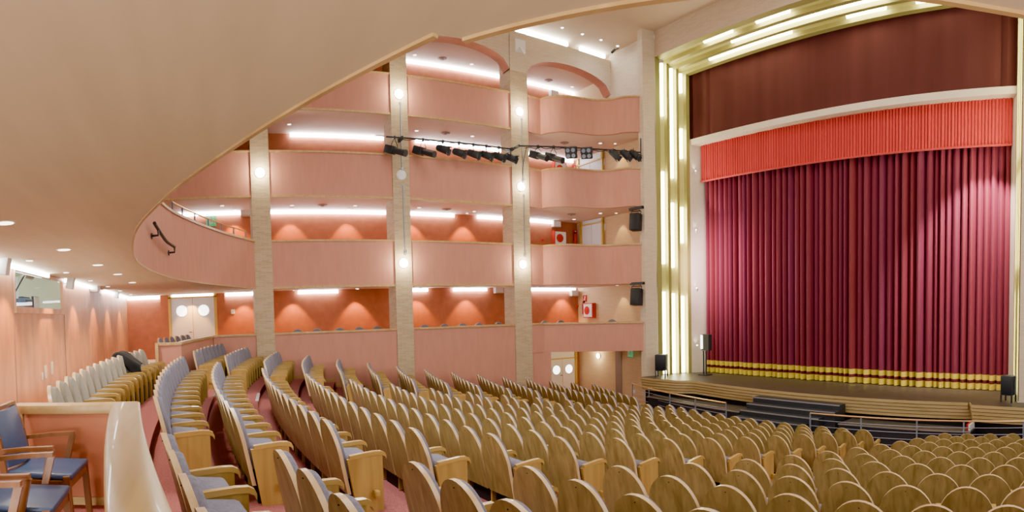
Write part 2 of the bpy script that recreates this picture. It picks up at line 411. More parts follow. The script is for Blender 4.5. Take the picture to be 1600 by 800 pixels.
# ---------------- side galleries
BAYS = [(YR-.3, 1.66), (2.27, 6.49), (7.10, 11.21)]
S3 = [Vector((-18.88,11.96,0)), Vector((-18.93,12.3,0)), Vector((-18.98,12.62,0))] + spline([(-18.66,12.72),(-18.22,13.15),(-18.02,13.85),(-17.86,14.45),(-17.45,14.90),(-16.95,15.10),(-16.62,15.40),(-16.46,15.75)], 6)
L3 = [Vector((-18.88,11.96,0)), Vector((-18.9,12.55,0)), Vector((-17.65,14.1,0)), Vector((-16.42,15.62,0))]
gnames = ['stalls level', 'first', 'second', 'top']
for lv in range(4):
    zc = CAP[lv]; zs = SOF[lv] if lv else GFL[0]-0.18
    for bi, (ya, yb) in enumerate(BAYS):
        if lv == 1 and bi == 0: continue
        if lv == 0 and bi == 0: ya = 0.25
        path = [Vector((-D, ya, 0)), Vector((-D, (ya+yb)/2, 0)), Vector((-D, yb, 0))]
        parapet('wall_gallery_front', orient(path, (-25, 4, 0)), zs, zc, trim=lv > 0)
    path = flat(S3) if lv else L3
    zz = zs if lv else -1.66
    parapet('wall_gallery_front', orient(path, (-25, 18, 0)), zz, zc, trim=False)
    # slab
    mb = MB()
    if lv:
        mb.box((XB, YR-.3, zs+.01), (-D-.11, 11.96, GFL[lv])) if lv > 1 else mb.box((XB, 1.72, zs+.01), (-D-.11, 11.96, GFL[lv]))
        q = flat(S3)
        mb.prism([(XB, 11.96)] + [(p.x-.06, p.y+.03) for p in q] + [(-16.42, YE), (XB, YE)], zs+.004, GFL[lv])
    else:
        mb.box((XB, YR-.3, -1.575), (-D-.11, 11.96, GFL[0]))
        mb.prism([(XB, 11.96)] + [(p.x-.08, p.y+.05) for p in L3] + [(-16.42, YE), (XB, YE)], -1.65, GFL[0])
    struct('floor_gallery', mb, ['gallery_soffit'])
mb = MB(); mb.box((XB, YR-.3, 9.9), (-D-.45, YE, 10.0)); struct('ceiling_gallery', mb, ['gallery_soffit'])
# pink block below the third bay's corner
mb = MB(); mb.prism([(-18.9,11.9),(-18.92,12.5),(-18.75,12.75),(-19.1,12.75),(-19.3,11.9)], ZF-.2, -1.6); struct('wall_stalls_corner', mb, ['pink'])
mb = MB(); mb.box((XB, 11.5, ZF-.2), (-19.0, 11.6, -1.6)); struct('wall_vestibule', mb, ['pink'])
# low partition round the end of the stalls gallery, behind the far seats
pp = [Vector((-14.4,-1.22,0)), Vector((-14.4,-.62,0))] + [onrow(37.78, x) for x in (-15.2,-16.1,-17.0,-18.0,-18.95)] + [Vector((-18.96,.8,0))]
wp = struct('wall_partition', MB().sweep(pp, [(0,-1.9),(0.10,-1.9),(0.10,-.60),(0,-.60)]), ['pink'], label='low pink partition with gold cap beside the rear double door')
struct('cap_trim', MB().sweep(pp, [(-.03,-.60),(.13,-.60),(.13,-.53),(-.03,-.53)]), ['gold_trim'], wp)
struct('post', MB().box((-14.44,-1.27,-1.7),(-14.32,-1.19,-.53)), ['gold_trim'], wp)

# ---------------- front box beside the lens
zb0 = floorZ(1); zcap = -0.70
mb = MB(); 
bp_ = [onrow(37.745, x) for x in [-5.06 + i*0.25 for i in range(30)]]
fb = struct('wall_box_front', MB().sweep(bp_, [(-.08, floorZ(2)),(.08, floorZ(2)),(.08, zcap-.05),(-.08, zcap-.05)]), ['pink'], label='curved low wall of the box with a broad oak cap')
struct('cap', MB().sweep(bp_, [(-.115, zcap-.07),(.115, zcap-.07),(.125,zcap-.045),(.125, zcap-.012),(.11, zcap),(-.11, zcap),(-.125, zcap-.012),(-.125,zcap-.045)]), ['cap_wood'], fb)
eb = struct('wall_box_end', MB().box((-5.09, -1.66, zb0), (-5.01, -.72, zcap-.08)), ['box_panel'], label='short pink end wall of the box in a gold wooden frame')
mb = MB(); mb.rbox((-5.14, -1.76, zcap-.085), (-4.94, -.62, zcap-.005), .012); struct('cap', mb, ['gold_trim'], eb)
mb = MB(); mb.rbox((-5.10, -1.75, zb0), (-4.97, -1.665, zcap-.08), .008); struct('post', mb, ['gold_trim'], eb)
mb = MB(); mb.box((-5.10, -1.67, zb0), (-4.99, -.7, zb0+.07)); struct('bottom_rail', mb, ['gold_trim'], eb)

# ---------------- portal wall, jambs and lintel
mb = MB(); mb.box((-16.18, 16.1, 9.72), (3, 16.3, 10.75)); struct('wall_portal', mb, ['pale_brick'])
mb = MB(); mb.box((-2.62, 16.1, ZF-.2), (3, 16.3, 9.75)); struct('wall_portal_right', mb, ['pale_brick'])
mb = MB(); mb.prism([(-15.74,17.6),(-15.50,18.12),(-15.50,18.3),(-16.1,18.3),(-16.1,17.6)], ZST, 6.62); struct('wall_jamb_left', mb, ['cream'])
mb = MB(); mb.prism([(-3.06,17.6),(-3.30,18.12),(-3.30,18.3),(-2.7,18.3),(-2.7,17.6)], ZST, 6.62); struct('wall_jamb_right', mb, ['cream'])
mb = MB(); mb.box((-16.0, 17.62, 6.55), (-2.8, 18.3, 6.78)); struct('trim_3', mb, ['cream'], label='pale horizontal strip between the dark upper drape and the red pelmet')
mb = MB(); mb.quad((-17, 19.3, ZST), (-2, 19.3, ZST), (-2, 19.3, 10.5), (-17, 19.3, 10.5)); struct('wall_backstage', mb, ['dark'])

mb = MB(); mb.box((-16.75, 16.09, ZF), (-16.6, 18.3, 10.7)); struct('wall_portal_left', mb, ['cream'])
# gold portal frame: a splayed reveal with three lit channels
frame = thing('portal_frame', 'stepped gold stage portal frame with three rows of light tubes', 'stage frame', (-9.4, 16.9, ZST))
OL, IL = Vector((-16.17,16.1,0)), Vector((-15.74,17.6,0))
OR_, IR = Vector((-2.63,16.1,0)), Vector((-3.06,17.6,0))
ZO, ZI = 9.72, 9.30
def lerp(a, b, t): return a + (b-a)*t
TS = [0.0, .13, .33, .41, .61, .68, .90, 1.0]   # land, channel, land, channel ...
def reveal(A, B, out, fn, l0, l1):
    """profile along A->B; lands stand proud, channels sink by 'out'"""
    prof = []
    for i in range(7):
        t0, t1 = TS[i], TS[i+1]; deep = out if i % 2 else 0*out
        prof += [(t0, deep), (t1, deep)]
    return prof
def colmesh(A, B, outw):
    prof = []
    for i in range(7):
        d_ = 0.16 if i % 2 else 0.0
        for t in (TS[i], TS[i+1]): p = lerp(A, B, t) + outw*d_; prof.append(p)
    mb = MB(); n = 2
    # mitred with the header: each strip ends at the header's height
    def top(p):
        t = max(0, min(1, (p.y-16.1)/1.5)); return lerp(ZO, ZI, t)
    mb.grid([[Vector((p.x,p.y,ZST)) for p in prof], [Vector((p.x,p.y,top(p))) for p in prof]], 0, False)
    mb.m = [1 if i % 4 == 0 else 0 for i in range(len(mb.m))]
    return mb
part('side_channel', colmesh(OL, IL, Vector((-1,.1,0)).normalized()), ['gold_paint','gold_land'], frame)
part('side_channel', colmesh(OR_, IR, Vector((1,.1,0)).normalized()), ['gold_paint','gold_land'], frame)
mb = MB(); prof = []
for i in range(7):
    d_ = 0.16 if i % 2 else 0.0
    for t in (TS[i], TS[i+1]): prof.append((16.1+1.5*t, lerp(ZO, ZI, t)+d_))
mb.grid([[Vector((-16.2,y,z)) for y,z in prof], [Vector((-2.6,y,z)) for y,z in prof]], 0, False)
mb.m = [1 if i % 4 == 0 else 0 for i in range(len(mb.m))]
part('header_channel', mb, ['gold_paint','gold_land'], frame)
CH = [(TS[1]+TS[2])/2, (TS[3]+TS[4])/2, (TS[5]+TS[6])/2]
litL = [[(98,185),(270,412),(455,584)], [(104,280),(318,418),(458,584)], [(112,150),(205,250),(325,380),(462,584)]]
for c, segs in enumerate(litL):
    p = lerp(OL, IL, CH[c]) + Vector((-.095,.01,0))
    for (ya, yb) in segs:
        r = hypot(p.x, p.y)
        za = min(atX(0,0,1).z if False else (480.6-ya)*r/903, lerp(ZO,ZI,CH[c])-.05); zb = max((480.6-yb)*r/903, ZST+.03)
        part('light_tube', MB().tube([(p.x,p.y,zb),(p.x,p.y,za)], .07, 8), ['tube'], frame)
    q = lerp(OR_, IR, CH[c]) + Vector((.095,.01,0))
    for (za, zb) in ((-2.5, .5), (1.2, 4.0), (4.4, 8.8))[c % 2:]:
        part('light_tube', MB().tube([(q.x,q.y,za),(q.x,q.y,zb)], .07, 8), ['tube'], frame)
litT = [[(1104,1147),(1184,1235),(1322,1392)], [(1146,1382)], [(1112,1238),(1322,1382),(1428,1495)]]
for c, segs in enumerate(litT):
    y = 16.1+1.5*CH[c]; z = lerp(ZO, ZI, CH[c]) + .095
    for (xa, xb) in segs:
        X = [y*tan((x-CXA)/CF) for x in (xa, xb)]
        part('light_tube', MB().tube([(X[0],y,z),(X[1],y,z)], .07, 8), ['tube'], frame)

# ---------------- stage
st = thing('stage', 'dark stage floor with a curved stepped gold-wood front edge', 'stage', (-9.4, 16.5, -3.2))
fx = [(-16.28,15.25),(-15.6,15.22),(-14.45,15.38),(-14.0,15.66)]
for i in range(13):
    x = -13.9 + i*(9.9/12); u = (x+8.95)/4.95; fx.append((x, 15.28 + .40*u*u))
fx += [(-3.95,15.75),(-3.8,15.36),(-2.6,15.30),(1.0,15.3)]
poly = fx + [(1.0,16.08),(-2.64,16.08),(-3.04,17.58),(-3.29,18.15),(-3.29,19.2),(-15.51,19.2),(-15.51,18.15),(-15.76,17.58),(-16.16,16.08),(-16.29,15.56)]
part('stage_floor', MB().prism(poly, ZST-.03, ZST), ['stage_floor'], st)
mb = MB(); path = [Vector((x,y,0)) for x,y in fx]
prof = []
z = ZST-.005; o = -.03
pr = [(.25, ZST-.004)]
for i in range(5):
    pr += [(o+.02*i, ZST-.006-.10*i), (o+.02*i, ZST-.006-.10*(i+1)+.022), (o+.02*i+.06, ZST-.006-.10*(i+1)+.014)]
pr += [(.25, ZST-.52)]
mb.sweep(orient(path, (-9,20,0)), pr); part('fascia', mb, ['fascia_wood'], st)
mb = MB(); mb.sweep(orient(path, (-9,20,0)), [(.22, ZST-.5),(.22, ZF-.1)], closed=False); part('skirting', mb, ['dark'], st)
# pit platform in front of the stage
for xa, xb, lb in ((-15.6, -10.95, 'grey-brown platform over the orchestra pit, at the gallery side of the black steps'), (-7.45, -3.7, 'grey-brown platform over the orchestra pit with the striped warning strip at its end')):
    pfp = [(xa+(xb-xa)*i/8, 14.42+.013*(xa+(xb-xa)*i/8+9.3)**2) for i in range(9)]
    back = [(xb, 15.42), (xa, 15.40)]
    pit = thing('pit_platform', lb, 'platform', ((xa+xb)/2, 15, ZF))
    part('deck', MB().prism(pfp + back, -3.34, -3.30), ['pit_floor'], pit)
    part('front_panel', MB().prism([(x,y+.03) for x,y in pfp] + back, ZF, -3.34), ['black_paint'], pit)
    part('edge_strip', MB().sweep(orient([Vector((x,y,0)) for x,y in pfp], (-9,20,0)), [(-.012,-3.325),(.03,-3.325),(.03,-3.295),(-.012,-3.295)]), ['steel'], pit)
# red and white striped strip at its right end
mk = thing('hazard_strip', 'red and white striped warning strip on the pit platform edge', 'warning strip', (-3.75,15.2,-3.3))
part('board', MB().box((-3.79,14.95,-3.3),(-3.74,15.45,-3.14)), ['white'], mk); part('stripe', MB().box((-3.85,14.95,-3.3),(-3.791,15.45,-3.135)), ['red_paint'], mk)
# black steps up to the stage
sp_ = thing('stage_steps', 'black portable steps with pale nosings leading up to the stage', 'steps', (-9.2, 14.5, ZF))
for i in range(6):
    z1 = -2.86-.165*i; y1 = 15.2-.30*i; xl = -10.72-.03*i; xr = -7.62 if i < 2 else (-8.0 if i == 2 else -8.32)
    yb = y1-.30
    part('step', MB().box((xl, yb, ZF), (xr, y1 if i else 15.26, z1)), ['black_paint'], sp_)
    part('nosing', MB().box((xl, yb-.012, z1-.028), (xr, yb+.02, z1+.004)), ['steel'], sp_)
# guard rails before the pit
def guard(xa, xb, n, label):
    R = 22.62; pts = [onrow(R, xa+(xb-xa)*i/24) for i in range(25)]
    g = thing('guard_rail', label, 'railing', (pts[12].x, pts[12].y, ZF), 0, 'rails in front of the orchestra pit')
    zt = ZF+.98
    part('top_rail', MB().tube([(p.x,p.y,zt) for p in pts], .024), ['brass'], g)
    for j in range(4): part('bar', MB().tube([(p.x,p.y,zt-.18*(j+1)) for p in pts], .009, 6), ['grey_metal'], g)
    for i in range(n):
        p = pts[round(24*i/(n-1))]; part('post', MB().box((p.x-.02,p.y-.012,ZF),(p.x+.02,p.y+.012,zt-.01)), ['grey_metal'], g)
guard(-17.1, -11.3, 5, 'metal guard rail left of the stage steps, near the gallery end')
guard(-8.2, -.8, 6, 'long metal guard rail right of the stage steps')

# ---------------- drapery
def drape(x0, x1, y, z0, z1, nf, amp, seed, mi=0, irregular=.5):
    rnd = random.Random(seed); ws = [1+irregular*(rnd.random()-.5)*1.6 for _ in range(nf)]; S = sum(ws)
    pts = []; acc = 0
    for w in ws:
        a = amp*(.7+.6*rnd.random())
        for j in range(8):
            t = j/8; xx = x0+(x1-x0)*(acc+w*t)/S
            pts.append((xx, y - a*(abs(sin(pi*t))**.7) + amp*.5))
        acc += w
    pts.append((x1, y)); return pts
cu = thing('stage_curtain', 'closed dark red pleated velvet stage curtain with two gold hem bands', 'curtain', (-9.4, 18.25, ZST))
dp = drape(-15.45, -3.25, 18.25, 0, 0, 48, .26, 3, irregular=.35)
def cloth(z0, z1, n=1, dy=0.0, flare=0.0):
    return MB().grid([[Vector((x, y+dy, z0+(z1-z0)*i/n)) for x,y in dp] for i in range(n+1)])
part('drape', cloth(ZST+.50, 5.4, 2), ['curtain'], cu)
part('hem_band', cloth(ZST+.325, ZST+.50), ['hem_gold'], cu, label='upper gold hem band')
part('hem_stripe', cloth(ZST+.215, ZST+.325), ['hem_maroon'], cu)
part('hem_band', cloth(ZST+.02, ZST+.215), ['hem_gold'], cu, label='lower gold hem band')
pe = thing('stage_pelmet', 'bright red finely ribbed pelmet above the stage curtain', 'pelmet', (-9.4, 18.0, 5.1))
dp2 = drape(-15.5, -3.25, 17.98, 0, 0, 110, .07, 5, irregular=.1)
part('ribbed_cloth', MB().grid([[Vector((x,y,z)) for x,y in dp2] for z in (5.13, 6.56)]), ['pelmet_red'], pe)
part('bottom_edge', MB().box((-15.5,17.93,5.09),(-3.25,18.02,5.135)), ['pelmet_red'], pe)
ud = thing('upper_drape', 'flat dark maroon drape filling the top of the stage opening', 'drape', (-9.4, 17.8, 6.75))
mb = MB(); pts = []
n = 120
for i in range(n+1):
    x = -16.3+(13.6)*i/n; y = 17.74 + .012*sin(i*.9)
    if i < 14: y += .14*(abs(sin(i*.55)))-.05
    if i > n-9: y += .16*(abs(sin((n-i)*.5)))-.05
    pts.append((x,y))
mb.grid([[Vector((x,y,z)) for x,y in pts] for z in (6.76, 9.5)]); part('cloth', mb, ['maroon'], ud)

# jamb spots
for i, py in enumerate((272, 362, 452, 541)):
    p = Vector((-15.62, 17.82, (480.6-py)*23.7/903))
    t = thing('jamb_spotlight', '%s small spotlight from the top on the pale portal jamb' % ORD[i+1], 'spotlight', p, 0, 'spotlights on the portal jamb')
    part('housing', MB().tube([p+Vector((-.02,0,-.05)), p+Vector((.05,-.07,.05))], .035, 10), ['white'], t)
    part('lens', MB().disc(p+Vector((.05,-.07,.05)), (.4,-.55,.8), .03, .006, 10), ['spot_white'], t)
    light('SPOT', 'jamb_glow', p+Vector((.05,-.12,.0)), 14, (1,.95,.85), .02, target=p+Vector((-.1,.12,1.2)), cone=1.0, blend=.6)

# ================================================================== THEATRE SEATS
def outline(w, wb, h, b, n=18, inset=0.0):
    """back outline (x, s): straight lower part, half-ellipse top"""
    pts = [(-wb/2+inset, inset), ]
    for i in range(n+1):
        a = pi - pi*i/n
        pts.append(((w/2-inset)*cos(a), (h-b) + (b-inset)*sin(a)))
    pts.append((wb/2-inset, inset)); return pts
TILT = 0.21
S0 = 0.20          # lower edge of the shell above the floor
SL = (SH - S0)/cos(TILT)
def tl(x, s, d):   # board coordinates -> seat frame: s up the board, d thickness toward the front
    bow = 0.22*x*x
    y = (SL-s)*sin(TILT) + d*cos(TILT) + bow
    z = S0 + s*cos(TILT) + d*sin(TILT)*.0
    return Vector((x, y, z))
def slab(o, d0, d1, rim=None, dome=0.0, fmat=0):
    mb = MB(); n = len(o)
    mb.add([tl(x,s,d0) for x,s in o] + [tl(x,s,d1) for x,s in o], [tuple(range(n))], fmat)
    base = 0
    mb.f.append([n+i for i in range(n)][::-1]); mb.m.append(fmat); mb.sm.append(False)
    for i in range(n):
        j = (i+1) % n
        mb.f.append([i, j, n+j, n+i]); mb.m.append(rim if rim is not None else fmat); mb.sm.append(True)
    return mb
o1 = outline(.53, .50, SL, .36)
back_mb = slab(o1, 0, .042, rim=1)
# screw near the top of the wooden back
back_mb.tube([tl(0, SL-.055, -.003), tl(0, SL-.055, .004)], .0045, 6, 2)
o2 = outline(.475, .44, SL-.008, .345)
o2 = [(x, max(s, .16)) for x, s in o2]
def cushion_mb():
    mb = MB(); lays = [(.042, 1.0), (.075, .985), (.092, .90), (.098, .72)]
    cx, cs = 0, SL*.58; n = len(o2)
    for d, k in lays: mb.v += [tl(cx+(x-cx)*k, cs+(s-cs)*(k if k > .95 else k*.5+.5 if k > .8 else k), d) for x,s in o2]
    for L_ in range(3):
        for i in range(n):
            j = (i+1) % n; mb.f.append([L_*n+i, L_*n+j, (L_+1)*n+j, (L_+1)*n+i]); mb.m.append(0); mb.sm.append(True)
    mb.f.append([3*n+i for i in range(n)][::-1]); mb.m.append(0); mb.sm.append(True)
    return mb
SEAT_T = Matrix.Translation((0,.165,.525)) @ Matrix.Rotation(-.10, 4, 'X')
seat_mb = MB().rbox((-.23,0,-.08),(.23,.315,.08), .055, seg=3, T=SEAT_T)
base_mb = MB().box((-.20,.24,0),(.20,.50,.33))  # pedestal painted near-black so it reads as the shadow under the seat
def arm_mb(x):
    mb = MB(); path = [(.195,.612),(.30,.622),(.46,.632),(.545,.628),(.585,.608),(.60,.575)]
    for i in range(len(path)-1):
        (ya,za),(yb,zb) = path[i], path[i+1]; th = .042
        mb.add([(x-.026,ya,za-th),(x+.026,ya,za-th),(x+.026,ya,za),(x-.026,ya,za),(x-.026,yb,zb-th),(x+.026,yb,zb-th),(x+.026,yb,zb),(x-.026,yb,zb)],
               [(0,1,5,4),(1,2,6,5),(2,3,7,6),(3,0,4,7)] + ([(3,2,1,0)] if i == 0 else []) + ([(4,5,6,7)] if i == len(path)-2 else []), 0, True)
    return mb
def armpanel_mb(x): return MB().box((x-.016,.215,.02),(x+.016,.545,.59))
def endpanel_mb(x):
    mb = MB(); P = [(.165,.575),(.265,0.0),(.56,0.0),(.555,.59)]
    a = [(x-.022,y,z) for y,z in P]; b_ = [(x+.022,y,z) for y,z in P]
    return mb.add(a+b_, [(0,1,2,3),(7,6,5,4),(0,4,5,1),(1,5,6,2),(2,6,7,3),(3,7,4,0)])
def peg_mb(x, sgn):
    return MB().rbox((min(x, x+sgn*.085), .44, .15), (max(x, x+sgn*.085), .49, .235), .012)
ME = {}
ME['back_panel'] = back_mb.mesh('back_panel', ['seat_wood','seat_rim','dark'])
ME['back_cushion'] = cushion_mb().mesh('back_cushion', ['upholstery'])
ME['seat_cushion'] = seat_mb.mesh('seat_cushion', ['upholstery'])
g1_ = cushion_mb().mesh('back_cushion_grey', ['upholstery_grey']); g2_ = seat_mb.mesh('seat_cushion_grey', ['upholstery_grey'])
ME['base'] = base_mb.mesh('base', ['dark'])
AX = .275
ME['arm'] = {s: arm_mb(s*AX).mesh('armrest', ['arm_wood']) for s in (-1, 1)}
ME['armp'] = {s: armpanel_mb(s*AX).mesh('arm_panel', ['panel_wood']) for s in (-1, 1)}
ME['endp'] = {s: endpanel_mb(s*AX).mesh('end_panel', ['panel_wood']) for s in (-1, 1)}
ME['peg'] = {s: peg_mb(s*(AX+.02), s).mesh('peg', ['arm_wood']) for s in (-1, 1)}
# first seat with its parts; every other seat is a copy of it
proto = thing('theatre_seat', 'seat', 'theatre seat')
def child(name, me, par):
    o = bpy.data.objects.new(name, me); C.objects.link(o); o.parent = par; return o
for nm in ('back_panel','back_cushion','seat_cushion','base'): child(nm, ME[nm], proto)
child('armrest', ME['arm'][-1], proto); child('arm_panel', ME['armp'][-1], proto)
used = [False]
def place(loc, rz, label, group, ends=(), grey=False):
    if not used[0]: r = proto; used[0] = True; r_ch = list(proto.children)
    else:
        r = proto.copy(); C.objects.link(r); r_ch = []
        for ch in BASE_CH:
            c = ch.copy(); C.objects.link(c); c.parent = r; r_ch.append(c)
    r.location = loc; r.rotation_euler = (0, 0, rz); r['label'] = label; r['group'] = group
    for c in r_ch:
        nm = c.name.split('.')[0]
        if grey and nm == 'back_cushion': c.data = g1_
        if grey and nm == 'seat_cushion': c.data = g2_
        if -1 in ends and nm == 'arm_panel':
            c.data = ME['endp'][-1]; c.name = 'end_panel'; child('peg', ME['peg'][-1], c)
    if 1 in ends:
        child('armrest', ME['arm'][1], r); e = child('end_panel', ME['endp'][1], r); child('peg', ME['peg'][1], e)
    if 2 in ends:
        child('armrest', ME['arm'][1], r); child('arm_panel', ME['armp'][1], r)
    return r
BASE_CH = list(proto.children)
PITCH = .55
seats = []
for k in range(1, 17):
    R = rowR(k); z = floorZ(k)
    def add(X0, n, sgn, block):
        th0 = math.asin((X0-XC)/R)
        for j in range(n):
            th = th0 + sgn*j*PITCH/R
            p = Vector((XC+R*sin(th), YK-R*cos(th), z))
            if block == 'near':
                a = atan2(p.x, p.y); px = CXA+CF*a
                if px > 1690 or px < -60: continue
                dist = hypot(p.x, p.y)
                if dist < 1.3 or 482+(-(z+SH)/dist)*903 > 880: continue
            seats.append((p, th, block, k, j+1, n))
    add(-5.98, 15 if k == 1 else 13, -1, 'centre')
    if k > 1:
        add(-3.96, 8, 1, 'near'); add(-14.70, 8, -1, 'far')
seats.sort(key=lambda s: (s[0]+Vector((0,0,SH))).length)
rest = []
BL = {'centre':'centre block', 'near':'block beside the box', 'far':'block by the side wall'}
for i, (p, th, block, k, j, n) in enumerate(seats):
    if i >= 300: rest.append((p, th, block, k, j, n)); continue
    ends = []
    if block == 'centre':
        if j == 1: ends.append(1)
        if j == n: ends.append(-1)
    elif block == 'near':
        if j == 1: ends.append(-1)
    else:
        if j == 1: ends.append(1)
    wd = 'grey' if k == 1 else 'blue'
    lab = '%s wood-backed seat, %s, %s row from rear, %s from %s aisle' % (wd, BL[block], ORD[k], ORD[j], 'near' if block != 'far' else 'far')
    place(p, th, lab, 'theatre seats in the stalls', ends, k == 1)
# the seats beyond the nearest three hundred, as one object
if rest:
    lo = MB()
    oo = outline(.53, .50, SL, .36, 10); oc = [(x, max(s,.16)) for x,s in outline(.50,.47,SL-.01,.345,8)]
    def unit():
        u = slab(oo, 0, .042, rim=1)
        def mrg(b2, off):
            k_ = len(u.v); u.v += b2.v
            for f, m_, s_ in zip(b2.f, b2.m, b2.sm): u.f.append([i+k_ for i in f]); u.m.append(off+m_); u.sm.append(s_)
        mrg(slab(oc, .042, .105), 2); mrg(MB().rbox((-.23,0,-.08),(.23,.315,.08),.05,seg=1,T=SEAT_T), 2)
        mrg(arm_mb(-AX), 3); mrg(armpanel_mb(-AX), 4); mrg(base_mb, 5); return u
    U = unit(); UE = MB(); UE.v = list(U.v); UE.f, UE.m, UE.sm = list(U.f), list(U.m), list(U.sm)
    for b2, off in ((arm_mb(AX), 3), (endpanel_mb(AX), 4)):
        k_ = len(UE.v); UE.v += b2.v
        for f, m_, s_ in zip(b2.f, b2.m, b2.sm): UE.f.append([i+k_ for i in f]); UE.m.append(off+m_); UE.sm.append(s_)
    for (p, th, block, k, j, n) in rest:
        T = Matrix.Translation(p) @ Matrix.Rotation(th, 4, 'Z'); src = UE if (j == 1 and block != 'near') else U; k_ = len(lo.v)
        lo.v += [T @ Vector(v) for v in src.v]
        for f, m_, s_ in zip(src.f, src.m, src.sm): lo.f.append([i+k_ for i in f]); lo.m.append(m_); lo.sm.append(s_)
    single('distant_theatre_seats', lo, ['seat_wood','seat_rim','upholstery','arm_wood','panel_wood','dark'],
           'wood-backed seats of the front rows farthest from the lens', 'theatre seats', kind='stuff', loc=Vector((-16,9,ZF)))
print('SEATS', len(seats), len(rest))

# seats in the stalls-level side gallery: only their tops show over the front
gpx = [(465,516.5),(495,516),(530,515),(561,514.5),(589,513),(663,510),(694,509.5),(722,509),(748,508.5),(778,507)]
def gseat(p, label, group, rz=-pi/2):
    place(p, rz, label, group)
for i, (px, py) in enumerate(gpx):
    Y = atX(px, py, -20.3).y
    gseat(Vector((-20.3, Y, GFL[0])), 'seat top showing over the stalls gallery front, %s from the rear' % ORD[i+1], 'seats in the stalls gallery')
for i, (px, py) in enumerate([(850,504),(875,503.5),(956,502)]):
    q = atZ(px, py-2, -.54) if False else None
    d_ = ray(px, 500); d_.normalize(); X = (-19.8, -19.8, -18.55)[i]
    p = d_*(X/d_.x); gseat(Vector((X, p.y, GFL[0])), 'seat top showing over the stalls gallery front past the last pillar, %s from that pillar' % ORD[i+1], 'seats in the stalls gallery', -pi/2 if i < 2 else -2.25)
for i, X in enumerate((-15.45,-16.1,-16.75,-17.4,-18.05,-18.6)):
    p = onrow(38.55, X); p.z = GFL[0]
    gseat(p, 'seat top behind the low partition before the rear double door, %s from its post' % ORD[i+1], 'seats before the rear double door', math.asin((X-XC)/38.55))

# ---------------- black coat over a grey seat in the rear row
cb = onrow(rowR(1), -11.75); cz = rowZ(1)
mb = MB()
prof = [(-.16,-.05),(-.10,.035),(-.03,.06),(.05,.055),(.15,.0),(.27,-.09),(.38,-.17),(.44,-.22)]
wid = [.05,.10,.20,.26,.30,.33,.34,.33]
rows_ = []
for (y, z), h in zip(prof, wid):
    r_ = []
    for i in range(9):
        v = i/8; wob = .018*sin(i*1.9+y*14)
        if v < .6: r_.append(Vector((cb.x-.34+v/.6*.58, cb.y+y+wob, cz+z+.015*sin(i*2.3+y*9))))
        else:
            q = (v-.6)/.4; r_.append(Vector((cb.x+.24+.06*q+wob, cb.y+y+.05*q, cz+z-h*q+wob*.5)))
    rows_.append(r_)
mb.grid(rows_)
co = single('coat', mb, ['coat_black'], 'black coat thrown over a grey seat of the rear row', 'coat')
sm_ = co.modifiers.new('thick', 'SOLIDIFY'); sm_.thickness = .03
ss_ = co.modifiers.new('sub', 'SUBSURF'); ss_.levels = 2; ss_.render_levels = 2

# step nosings in the aisles
for k in range(2, 8):
    for nm, xa, xb in (('near', -5.62, -4.30), ('far', -14.35, -13.0)):
        if nm == 'far' and k > 5: continue
        pa, pb = onrow(rowR(k+1)+.10, xa), onrow(rowR(k+1)+.10, xb)
        z = floorZ(k); t = (pb-pa).normalized(); nn = Vector((-t.y, t.x, 0))
        mb = MB(); mb.sweep([pa+Vector((0,0,z)), (pa+pb)/2+Vector((0,0,z)), pb+Vector((0,0,z))], [(-.06,0),(.005,0),(.005,-.03),(.012,-.03),(.012,.008),(-.06,.008)])
        single('step_nosing', mb, ['steel'], 'metal step nosing across the %s aisle in front of row %s' % (nm, ORD[k]), 'step nosing', 'aisle step nosings')

